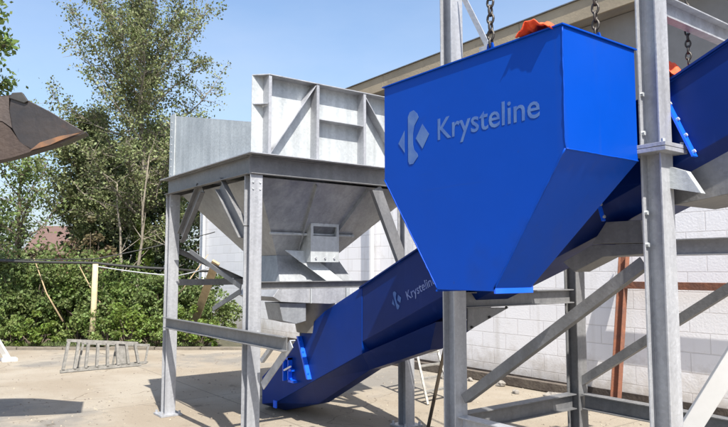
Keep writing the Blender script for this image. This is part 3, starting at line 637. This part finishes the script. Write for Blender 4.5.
m = MB().box((xbr-.0, HY+.0, oz-.012), (xbr+.012, HY+od+.03, oz+.032)); m.build('outlet_flange', M['blue_edge'], bh)
m = MB().box((xbl-.012, HY, oz-.012), (xbl, HY+od+.03, oz+.0)).box((xbl, HY+od+.01, oz-.01), (xbr, HY+od+.022, oz)); m.build('outlet_flange', M['blue'], bh)
t0 = onY(438, 140, HY); t1 = onY(540, 113, HY)
t1.z = t0.z; hh = onY(438, 119, HY).z-t0.z
lettering('Krysteline', t0, t1, hh, bh, M['letter'])
s0 = onY(410, 164.5, HY); s1 = onY(411, 111, HY)
emblem(V((s0.x-.05, HY-.001, s0.z)), V((1, 0, 0)), Z, s1.z-s0.z, bh, M['letter'])
# lugs
def lug(p): MB().extr([p+V((-.03, 0, 0)), p+V((.03, 0, 0)), p+V((.018, 0, .05)), p+V((-.018, 0, .05))], (0, .012, 0)).build('lifting_lug', M['blue'], bh)
c1 = onY(491, 47, HY+.03); c2 = onX(596, 34, xr-.05)
lug(V((c1.x, HY+.02, tz))); lug(V((c2.x, c2.y, tz)))

# chains
def chain(p0, top, r=.0052, ln=.043, wd=.016):
    m = MB(); n = int((top-p0.z)/(ln*.78))
    for i in range(n):
        c = p0+Z*(i*ln*.78+ln/2); ax = V((1, .3, 0)).normalized() if i % 2 else V((-.3, 1, 0)).normalized()
        pts = []
        for k in range(13):
            a = 2*math.pi*k/12; pts.append(c+ax*(wd*.72*math.cos(a))+Z*(ln*.5*math.sin(a)*(1-.12*abs(math.cos(a)))))
        m.tube(pts, r, 5, cap=False)
    return m.build('chain', M['chain'], smooth=True)
tag(chain(V((c1.x, HY+.03, tz+.02)), 4.6, .0075, .062, .026), 'dark steel chain holding the blue hopper at its front edge beside the left post', 'chain')
tag(chain(V((c2.x, c2.y, tz+.02)), 4.6, .007, .06, .024), 'dark steel chain holding the blue hopper at its bright right side', 'chain')
c3 = onY(689, 66, 4.0)
tag(chain(V((c3.x, 4.0, c3.z)), 4.7, .006, .05, .020), 'dark steel chain hanging down to the blue conveyor right of the tall post', 'chain')
# orange slings
def sling(p, sx, sz, lab, depth=.2):
    m = MB(); rr = random.Random(3)
    def fn(u, v):
        a = (u-.5)*2; return p+V((a*sx, (v-.5)*depth, sz*(1-abs(a)**1.6)*(1+.25*math.sin(v*9+u*5))+.006*math.sin(u*23+v*7)+.012*mnoise.noise(V((u*9, v*7, p.x)))))
    m.grid(fn, 40, 22)
    o = m.build('lifting_sling', M['orange'], smooth=True); s = o.modifiers.new('s', 'SOLIDIFY'); s.thickness = .005
    return tag(o, lab, 'sling')
p = onY(543, 29, HY+.06); p.z = tz+.003; sling(p, .11, .06, 'crumpled orange lifting sling at the corner of the blue hopper rim')
p = onY(679, 77, 4.0); sl2 = sling(p+V((-.07, 0, -.06)), .14, .15, 'bundled orange sling on the conveyor edge under the hanging chain')

# bright leaning bar lower right
a, b = onY(691, 427, 3.95), onY(733, 360, 3.95); d = (b-a).normalized(); g0 = a-d*(a.z/d.z); e0 = a+d*1.35
nb = V((.75, -.6, .35)); m = MB().prof([(-.055, -.02), (.055, -.02), (.055, .02), (-.055, .02)], g0, e0, nb)
tag(m.build('leaning_bar', M['white'], bevel=.004), 'bright white steel bar leaning at a slant just right of the nearest post', 'steel bar')

# ------------------------------------------------------------------ ladders
# standing ladder behind the conveyor
la = thing('standing_ladder', gnd(430, 8.0), 'narrow aluminium ladder standing upright under the blue conveyor by the white wall', 'ladder')
p0, p1 = atD(421, 413, 7.5), atD(411, 345, 8.0); q0, q1 = atD(447, 411, 7.7), atD(436, 345, 8.2)
p0.z = 0; q0.z = 0
p0 = onZ(428, 405); q0 = onZ(452, 400)
tp = atD(414, 340, p0.dot(F)+.35); tq = atD(434, 338, q0.dot(F)+.35)
p1 = p0+(tp-p0)*1.55; q1 = q0+(tq-q0)*1.55
MB().bar(p0, p1, .05, .025, R).build('rail', M['alu'], la); MB().bar(q0, q1, .05, .025, R).build('rail', M['alu'], la)
for k in range(1, 8):
    f = k/8; MB().bar(p0.lerp(p1, f), q0.lerp(q1, f), .05, .02, Z).build('rung', M['alu'], la)
# dark prop next to it
a = onZ(428, 428); b = atD(442, 362, 6.7)
m = MB().tube([a, a+(b-a)*1.5], .018, 8)
tag(m.build('steel_prop', mat('brown_prop', (.06, .045, .03), .7)), 'thin dark rod leaning in front of the narrow ladder beside the near post', 'rod')
# ladder lying on its side
ll = thing('folded_stepladder', gnd(100, 10.8), 'folded aluminium stepladder lying on its side on the tan yard before the hedge', 'ladder')
r0, r1 = onZ(60, 373.5), onZ(141, 366); r0.z = r1.z = .03
lv = (r1-r0); ldir = lv.normalized(); lup = (atD(74, 340, r0.dot(F)+.15)-r0); lup = (lup-ldir*lup.dot(ldir)*.55)
u0 = r0+lup; u1 = r1+lup*.74-ldir*.12
MB().bar(r0, r1, .025, .045, lup).build('rail', M['alu'], ll); MB().bar(u0, u1, .025, .045, lup).build('rail', M['alu'], ll)
for k in range(8):
    f = .03+k*.133; MB().bar(r0.lerp(r1, f)+lup*.05, u0.lerp(u1, f)-lup*.05, .05, .04, ldir).build('tread', M['alu'], ll)
off_ = F*.22+V((0, 0, -.0))
q0 = r0+off_+ldir*.15; q1 = r1+off_+ldir*.02; w0 = q0+lup*.84; w1 = q1+lup*.60
MB().bar(q0, q1, .02, .04, lup).build('rear_rail', M['alu'], ll); MB().bar(w0, w1, .02, .04, lup).build('rear_rail', M['alu'], ll)
for f in (.02, .5, .98): MB().bar(q0.lerp(q1, f), w0.lerp(w1, f), .02, .03, ldir).build('rear_strut', M['alu'], ll)
MB().extr([r0.lerp(r1, .70)+lup*.06+F*.02, r0.lerp(r1, .84)+lup*.06+F*.02, u0.lerp(u1, .84)-lup*.06+F*.02, u0.lerp(u1, .70)-lup*.06+F*.02], F*.02).build('platform', M['alu'], ll)

# post with cables
pb = gnd(95, 13.62); pb.z = .02; ptp = atD(95.5, 264, 13.62)
tag(MB().tube([pb, pb.lerp(ptp, .5)+R*.01, ptp], [.065, .06, .055], 10).build('timber_post', M['pole'], smooth=True), 'short pale yellow timber post in the hedge behind the folded stepladder', 'post')
def cable(pts, r, n=24):
    out = []
    for i in range(len(pts)-1):
        a, b = pts[i], pts[i+1]
        for k in range(n):
            f = k/n; p = a.lerp(b, f); p.z -= .10*4*f*(1-f)*min(1, (b-a).length/8); out.append(p)
    out.append(pts[-1]); return MB().tube(out, r, 6)
endp = V((-17.6, WY-.05, 1.9)); pl = atD(-200, 246, 14.2); pt1 = atD(95, 263, 13.9)
tag(cable([pl, pt1, atD(176, 269, 14), atD(212, 271, 15.5)], .028).build('hose_line', M['rubber'], smooth=True), 'thick black hose line slung level across the hedge over the post top', 'hose')
tag(cable([atD(-200, 250, 14.3), atD(95, 259, 14.0), atD(180, 240, 14.6), atD(215, 232, 15)], .012).build('thin_cable', M['rubber'], smooth=True), 'thin black cable rising from the post towards the galvanised hopper', 'cable')
tag(cable([atD(95, 266, 13.8), atD(176, 276, 13.9), atD(214, 266, 15.2)], .012).build('thin_cable', M['galv'], smooth=True), 'thin pale cable sagging below the black hose right of the post', 'cable')
# timber plank leaning at wall end
a, b = onZ(188, 341), atD(216, 262, 13.0)
tag(MB().bar(a, b, .16, .05, F).build('timber_plank', M['wood'], bevel=.004), 'pale timber plank leaning against the end of the white wall', 'plank')
# white rail at far left
a, b = onZ(9, 361), atD(-14, 322, 11.3)
tag(MB().bar(a, b, .09, .06, F).box(a+V((-.12, -.12, -.0)), a+V((.12, .12, .05))).build('slanted_strut', M['white'], bevel=.004), 'white slanted strut meeting the yard at the left edge before the hedge', 'strut')

# ------------------------------------------------------------------ loader bucket, upper left
DB = 5.6
lb = thing('loader_bucket', atD(30, 160, DB), 'worn brown steel loader bucket raised in the air at the left edge', 'loader bucket')
out = [(-40, 104), (4, 97), (12, 94), (22, 94), (27, 101), (52, 113), (70, 124), (84, 132), (70, 139), (50, 145), (34, 150), (20, 155), (0, 162), (-40, 168)]
sh = [atD(px, py, DB) for px, py in out]
BV = F-R*.38+Z*.15
Wd = .55
# side profile: shell bent sheet running back; near side plate
inn = [atD(px, py, DB) for px, py in ((-40, 122), (4, 124), (12, 128), (20, 138), (30, 147), (34, 150))]
outer = [atD(px, py, DB) for px, py in ((27, 101), (52, 113), (70, 124), (84, 132), (72, 137.5), (52, 144), (34, 150))]
wv = F*Wd-R*.2
# side cheek (faces viewer)
cheek = [atD(px, py, DB) for px, py in ((11, 95), (26, 99), (52, 112.5), (70, 123.5), (84, 131.5), (70, 138.5), (50, 145), (33, 150), (20, 143), (12, 128), (9, 110))]
MB().extr(cheek, BV*.03).build('side_cheek', M['bucket'], lb, bevel=.004)
# curled back sheet: path (section) swept in depth
sec = [(84, 132.5), (60, 143), (34, 151), (10, 158), (-20, 165), (-50, 160), (-66, 140), (-64, 115), (-45, 102), (-20, 97), (5, 95.5), (14, 94)]
sp_ = [atD(px, py, DB) for px, py in sec]
m = MB()
def fb(u, v):
    k = u*(len(sp_)-1); i = min(int(k), len(sp_)-2); return sp_[i].lerp(sp_[i+1], k-i)+BV*(Wd*v)
m.grid(fb, 44, 1); o = m.build('shell', M['bucket_in'], lb); s = o.modifiers.new('s', 'SOLIDIFY'); s.thickness = .025
MB().extr([p+BV*(Wd-.03) for p in [atD(px, py, DB) for px, py in ((11, 95), (26, 99), (84, 131.5), (33, 150), (-20, 165), (-50, 160), (-66, 140), (-45, 102))]], BV*.03).build('side_cheek', M['bucket'], lb)
MB().extr([atD(*p, DB-.005) for p in ((-70, 118), (2, 122), (10, 128), (20, 142), (33, 151), (10, 158), (-20, 164), (-70, 170))], BV*.028).build('lower_side_plate', M['bucket_in'], lb)
MB().extr([atD(*p, DB-.005) for p in ((-70, 100), (9, 96), (9, 110), (12, 128), (2, 121), (-70, 117))], BV*.028).build('upper_side_plate', mat('brown_mud_steel', (.05, .04, .037), .8, var=(.07, .054, .047), scale=4, bump=.4), lb)
MB().extr([atD(*p, DB-.012) for p in ((30, 150.5), (40, 142.5), (60, 136), (81, 132.6), (60, 140.5), (50, 145))], -F*.004).build('wear_strip', mat('rubbed_rust', (.24, .12, .06), .55, .3, var=(.10, .07, .055), scale=9), lb)
MB().extr([atD(*p, DB-.02) for p in ((9, 98), (12, 92.5), (22, 92), (28, 101), (24, 103))], BV*.10).build('top_lip', M['rubber'], lb, bevel=.006)
MB().extr([atD(*p, DB+.0) for p in ((60, 143.5), (86, 132.4), (86, 131.2), (60, 141))], BV*(Wd+.02)).build('cutting_edge', M['bucket'], lb)
MB().extr([atD(*p, DB+.5) for p in ((-60, 110), (-40, 150), (-330, 330), (-360, 280))], F*.12).build('lift_arm', M['rust'], lb)

# ------------------------------------------------------------------ vegetation
def leaf_mesh(pts, size, name, mt, parent, el=1.6, jitter=1.0, droop=0):
    n = len(pts); pts = np.asarray(pts)
    a = rng.normal(size=(n, 3)); a[:, 2] -= droop; a /= np.linalg.norm(a, axis=1)[:, None]
    b = rng.normal(size=(n, 3)); b[:, 2] += .3; b -= a*(a*b).sum(1)[:, None]; b /= np.linalg.norm(b, axis=1)[:, None]
    s = size*rng.uniform(.6, 1.35, (n, 1))
    L2, W2 = a*s*el/2, b*s/2
    v = np.stack([pts-L2, pts+W2-L2*.1, pts+L2, pts-W2-L2*.1], 1).reshape(-1, 3)
    off = V((0, 0, 0)); q = parent
    while q: off += q.location; q = q.parent
    v = v-np.array(off)
    me = bpy.data.meshes.new(name); me.vertices.add(n*4); me.vertices.foreach_set('co', v.ravel())
    me.loops.add(n*4); me.loops.foreach_set('vertex_index', np.arange(n*4, dtype=np.int32))
    me.polygons.add(n); me.polygons.foreach_set('loop_start', np.arange(0, n*4, 4, dtype=np.int32))
    me.update(calc_edges=True); me.validate(); me.materials.append(mt)
    o = bpy.data.objects.new(name, me); COL.objects.link(o); o.parent = parent; return o

def tree(base, height, spread, trunk_r, nleaf, lsize, mleaf, mbark, label, lean=(0, 0), first=.2, nl=16, name='tree', cat='tree', group=None, leafsd=.2, seed=1, shape='oval', bare=.0, twigs=5, up=.5):
    rr = random.Random(seed)
    t = thing(name, base, label, cat, group)
    tm = MB(); tp = []
    lean = V((lean[0], lean[1], 0)); n = 14
    for i in range(n+1):
        f = i/n; tp.append(base+lean*f*height+Z*(f*height)+V((rr.uniform(-1, 1), rr.uniform(-1, 1), 0))*.012*height*math.sin(f*3))
    rs = [trunk_r*(1-f/n)**.8+.008 for f in range(n+1)]; rs[0] *= 1.4
    tm.tube(tp, rs, 9); tr_ = tm.build('trunk', mbark, t, smooth=True)
    lm = MB(); tips = []
    for k in range(nl):
        f = first+(1-first)*(k+.5)/nl+rr.uniform(-.02, .02); f = min(f, .98)
        i = min(int(f*n), n-1); p = tp[i].lerp(tp[i+1], f*n-i)
        g_ = (f-first)/(1-first)
        if shape == 'oval': env = math.sin(math.pi*(.12+.80*g_))**.8
        elif shape == 'cone': env = (1-g_)**.7*.95+.12
        else: env = .45+.62*math.sin(math.pi*min(1, .12+g_*.80))**.7
        ln = spread*env*rr.uniform(.75, 1.12)
        az = k*2.4+rr.uniform(-.5, .5); el = up*(.5+1.0*g_)+rr.uniform(-.15, .2)
        dr = V((math.cos(az)*math.cos(el), math.sin(az)*math.cos(el), math.sin(el)))
        pts = [p]; m_ = 6; cur = p.copy(); d = dr.copy()
        for s in range(m_):
            d = (d+V((rr.uniform(-1, 1), rr.uniform(-1, 1), rr.uniform(-.6, .9)))*.17).normalized(); cur = cur+d*(ln/m_); pts.append(cur.copy())
        r0 = rs[i]*.45
        lm.tube(pts, [r0*(1-s/(m_+.6))+.003 for s in range(m_+1)], 6, cap=False)
        for s in range(1, m_+1):
            for w_ in range(twigs):
                q0 = pts[s-1].lerp(pts[s], rr.random()); dv = (d*.6+V((rr.gauss(0, 1), rr.gauss(0, 1), rr.gauss(.25, .8)))).normalized(); tl = ln*rr.uniform(.12, .30)*(1.15-s/m_*.4)
                q1 = q0+dv*tl*.5+V((0, 0, rr.uniform(-.05, .08))); q2 = q0+dv*tl
                lm.tube([q0, q1, q2], [.010+r0*.10, .007+r0*.05, .004], 4, cap=False); tips.append((q0, q2, tl))
    for i in range(8): tips.append((tp[-2], tp[-1]+V((rr.gauss(0, .1), rr.gauss(0, .1), rr.uniform(0, .15)))*spread*.4, spread*.2))
    lm.build('limbs', mbark, t, smooth=True)
    per = max(1, nleaf//len(tips)); P = []
    for (a, b, tl) in tips:
        if rr.random() < bare: continue
        w_ = rng.uniform(.25, 1.15, per)[:, None]; P.append(np.array(a)[None]*(1-w_)+np.array(b)[None]*w_+rng.normal(0, leafsd, (per, 3)))
    P = np.concatenate(P)
    leaf_mesh(P, lsize, 'crown', mleaf, t)
    return t, tp

def bush(base, rx, ry, h, nleaf, lsize, mleaf, label, seed=1, group=None, name='bush', cat='bush'):
    rr = random.Random(seed); t = thing(name, base, label, cat, group)
    # stems
    sm = MB(); cl = []
    nc = 40
    for k in range(nc):
        a = rr.uniform(0, 6.28); q_ = math.sqrt(rr.random()); zz = h*(.10+.95*rr.random()**1.1*(1-.5*q_*q_))
        c = base+V((0, 0, zz))+R*(math.cos(a)*q_*rx)+F*(math.sin(a)*q_*ry)
        cl.append((c+Z*(rr.random()**3*.45), rr.uniform(.08, .30)*min(h, rx*1.4)))
        b0 = base+R*(math.cos(a)*q_*rx*.3)+F*(math.sin(a)*q_*ry*.3)
        sm.tube([b0, b0.lerp(c, .5)+V((0, 0, .1)), c], [.02, .014, .006], 5, cap=False)
    sm.build('stems', M['bark_dark'], t, smooth=True)
    per = nleaf//nc; P = []
    for c, r in cl:
        v = rng.normal(size=(per, 3)); v /= np.linalg.norm(v, axis=1)[:, None]; rad = r*rng.uniform(.35, 1.08, per)[:, None]**.6
        q = np.array(c)[None]+v*rad*np.array([1, 1, .8]); q[:, 2] = np.maximum(q[:, 2], .03); P.append(q)
    leaf_mesh(np.concatenate(P), lsize, 'foliage', mleaf, t)
    return t

# tall airy tree
b = gnd(147, 21)
t, tp = tree(b, 9.6, 3.4, .16, 50000, .056, M['leaf_grey'], M['bark'], 'tall airy grey green tree with pale trunk rising behind the hedge', first=.22, nl=42, leafsd=.095, seed=4, lean=(-.03, -.035), bare=.08, twigs=6, name='tall_tree', up=.6, shape='broad')
# ivy up trunk
P = []
for k in range(2600):
    f = random.random()**1.2*.34; i = min(int(f*14), 13); p = tp[i].lerp(tp[i+1], f*14-i); a = random.uniform(0, 6.28); r = .14+random.random()*.13
    P.append((p.x+r*math.cos(a), p.y+r*math.sin(a), p.z))
leaf_mesh(P, .09, 'ivy', M['leaf_ivy'], t)
# bright leafy tree at left edge (nearer)
tree(gnd(-52, 12.0) + Z*.06, 6.3, 1.25, .11, 9000, .07, M['leaf_bright'], M['bark_dark'], 'bright green leafy tree reaching in at the left edge above the bucket', first=.60, nl=22, leafsd=.10, seed=11, shape='broad', name='leafy_tree')
tree(gnd(18, 19), 4.6, 1.7, .10, 4200, .065, M['leaf_hedge'], M['bark_dark'], 'loose mid green tree with sky gaps below the bucket', first=.2, nl=16, leafsd=.16, seed=15, name='young_tree', bare=.2)
tree(gnd(82, 23), 6.6, 2.2, .13, 17000, .075, M['leaf_grey'], M['bark_dark'], 'rounded olive green tree left of the tall airy tree', first=.40, nl=20, leafsd=.16, seed=21, name='olive_tree')
darks = [(108, 24, 5.6, 2.1, 31, 'dark leafy tree straight behind the yellow timber post'), (142, 26, 6.6, 2.4, 32, 'dark tree behind the ivy covered trunk'), (178, 27, 7.0, 2.5, 33, 'dark tree seen past the left leg of the galvanised hopper'), (214, 31, 7.4, 2.6, 34, 'dark tree farthest right, seen between the galvanised hopper legs'), (-20, 27, 3.6, 2.0, 35, 'low dark tree at the left edge behind the hedge')]
for px, D_, h, sp_w, sd, lab in darks:
    tree(gnd(px, D_), h, sp_w, .13, 7500, .115, M['leaf_dark'], M['bark_dark'], lab, first=.12, nl=18, leafsd=.25, seed=sd, name='dark_tree', group='dark trees behind the hedge')
# bare slanted stems
for px, D_, h, lx, sd in ((137, 19.5, 5.0, .05, 51), (128, 19.8, 4.2, -.10, 52), (160, 20.2, 4.6, .12, 53)):
    bs_ = gnd(px, D_); rr = random.Random(sd); m = MB()
    pts = [bs_+R*(lx*k*h/6)+Z*(k*h/6)+R*rr.uniform(-.05, .05) for k in range(7)]; m.tube(pts, [.06-.007*k for k in range(7)], 7)
    t = thing('bare_sapling', bs_, {51: 'thin pale bare sapling just left of the tall tree trunk', 52: 'thin bare sapling leaning left below the tall tree', 53: 'thin bare sapling leaning right towards the hopper leg'}[sd], 'sapling', 'thin saplings around the tall tree')
    m.build('trunk', M['bark'], t, smooth=True)
    for k in range(7):
        q = pts[rr.randint(2, 6)]; MB().tube([q, q+R*rr.uniform(-.9, .9)+Z*rr.uniform(.2, .9)+F*rr.uniform(-.4, .4)], [.018, .005], 5, cap=False).build('branch', M['bark'], t)
# hedge of bushes
hb = [(-38, 14.9, 1.2, 1.7, 'bright'), (0, 15.2, 1.1, 1.65, 'hedge'), (30, 14.8, 1.0, 1.8, 'hedge'), (58, 15.4, 1.1, 1.45, 'bright'), (84, 14.9, .9, 1.4, 'bright'), (112, 15.0, .95, 1.55, 'hedge'), (140, 15.1, .9, 1.25, 'bright'), (166, 14.9, .85, 1.25, 'hedge'), (196, 15.6, .9, 1.3, 'hedge')]
side = ['out of frame edge', 'left edge', 'right of the white strut', 'left of the timber post', 'directly behind the timber post', 'right of the timber post', 'below the ivy covered trunk', 'left of the hopper leg', 'between the hopper legs']
for i, (px, D_, rx, h, mk) in enumerate(hb):
    lab = {0: 'leafy bright hedge bush at the far left edge of the yard', 1: 'dark green hedge bush above the white slanted strut', 2: 'tall green hedge bush between the strut and the stepladder', 3: 'green hedge bush behind the left end of the stepladder', 4: 'bright green hedge bush behind the yellow timber post', 5: 'green hedge bush just right of the yellow timber post', 6: 'low bright hedge bush below the ivy covered trunk', 7: 'low green hedge bush beside the outer leg of the galvanised hopper', 8: 'low green hedge bush seen between the legs of the galvanised hopper'}[i]
    bush(gnd(px, D_)+Z*.03, rx*1.1, .8, h, 10000, .05, M['leaf_'+mk], lab, seed=60+i, group='hedge bushes along the back of the yard')
bush(gnd(30, 19)+Z*.05, .7, .6, 2.3, 3500, .06, M['leaf_brown'], 'brown dry shrub left of the far brick house', seed=90, name='dry_shrub', cat='shrub')
bush(gnd(92, 17)+Z*.05, .7, .6, 2.6, 3600, .055, M['leaf_brown'], 'pale brown dry shrub right behind the timber post top', seed=91, name='dry_shrub', cat='shrub')
# weeds growing out at the foot of the hedge
for i, (px, wd, hh_, wl) in enumerate([(14, .35, .5, 'low weed clump at the kerb just right of the white slanted strut'), (40, .30, .35, 'small weed clump at the kerb left of the stepladder'), (112, .35, .55, 'pale weed clump at the kerb between the timber post and the hopper leg'), (132, .45, .7, 'tall loose weed clump behind the right end of the stepladder'), (158, .40, .6, 'weed clump at the kerb just left of the outer hopper leg'), (200, .35, .5, 'weed clump at the foot of the leaning plank')]):
    bush(gnd(px, 13.75)+Z*.02, wd*1.5, .3, hh_, 2600, .04, M['leaf_ivy'] if i % 2 else M['leaf_bright'], wl, seed=120+i, name='weed_clump', cat='weeds', group='weed clumps along the kerb')
for i, (px, D_, l_, sl_, wl) in enumerate([(66, 14.2, 1.5, -.5, 'dry pale stick leaning left out of the hedge above the stepladder'), (118, 14.4, 1.3, -.7, 'dry pale branch poking from the hedge right of the timber post'), (150, 14.6, 1.6, .9, 'long dry branch slanting out of the hedge towards the hopper leg')]):
    p = gnd(px, D_)+Z*.5; tag(MB().tube([p, p+R*sl_*l_*.5+Z*l_*.4, p+R*sl_*l_*.9+Z*l_*.9], [.022, .016, .008], 6).build('dry_branch', M['wood'], smooth=True), wl, 'branch', 'dry branches in the hedge')
# grass fringe
P = []
gv = []; gf = []
for k in range(5000):
    px = random.uniform(-120, 205); D_ = 13.55+random.random()**2*1.0; p = gnd(px, D_); h = random.uniform(.02, .10); a = random.uniform(0, 6.28); lx, ly = random.uniform(-.06, .06), random.uniform(-.06, .06); n = len(gv)
    gv += [(p.x-.006*math.cos(a), p.y-.006*math.sin(a), .06), (p.x+.006*math.cos(a), p.y+.006*math.sin(a), .06), (p.x+lx, p.y+ly, .06+h)]; gf.append((n, n+1, n+2))
m = MB(); m.v = gv; m.f = gf; tag(m.build('grass', M['leaf_hedge']), kind='stuff', label='rough green grass along the kerb below the hedge', cat='grass')

# far house
hs_ = gnd(62, 44); ho = thing('brick_house', hs_, 'distant red brick house with reddish roof glimpsed through the trees', 'house')
a = hs_-R*2.3; n_ = F
MB().extr([a, a+R*4.6, a+R*4.6+F*5, a+F*5], Z*2.7).build('wall', M['brickhouse'], ho)
MB().extr([a-R*.3+Z*2.7-F*.3, a+R*4.9+Z*2.7-F*.3, a+R*4.9+Z*4.7+F*2.5, a-R*.3+Z*4.7+F*2.5], -Z*.12).extr([a-R*.3+Z*2.7+F*5.3, a+R*4.9+Z*2.7+F*5.3, a+R*4.9+Z*4.7+F*2.502, a-R*.3+Z*4.7+F*2.502], -Z*.12).build('roof', M['tile'], ho)
for k in (.8, 3.0):
    wn_ = MB().extr([a+R*k+Z*1.0-F*.03, a+R*(k+.9)+Z*1.0-F*.03, a+R*(k+.9)+Z*2.1-F*.03, a+R*k+Z*2.1-F*.03], F*.025).build('window', M['rail_white'], ho)
    MB().extr([a+R*(k+.08)+Z*1.08-F*.04, a+R*(k+.82)+Z*1.08-F*.04, a+R*(k+.82)+Z*2.02-F*.04, a+R*(k+.08)+Z*2.02-F*.04], F*.008).build('pane', M['glass'], wn_)
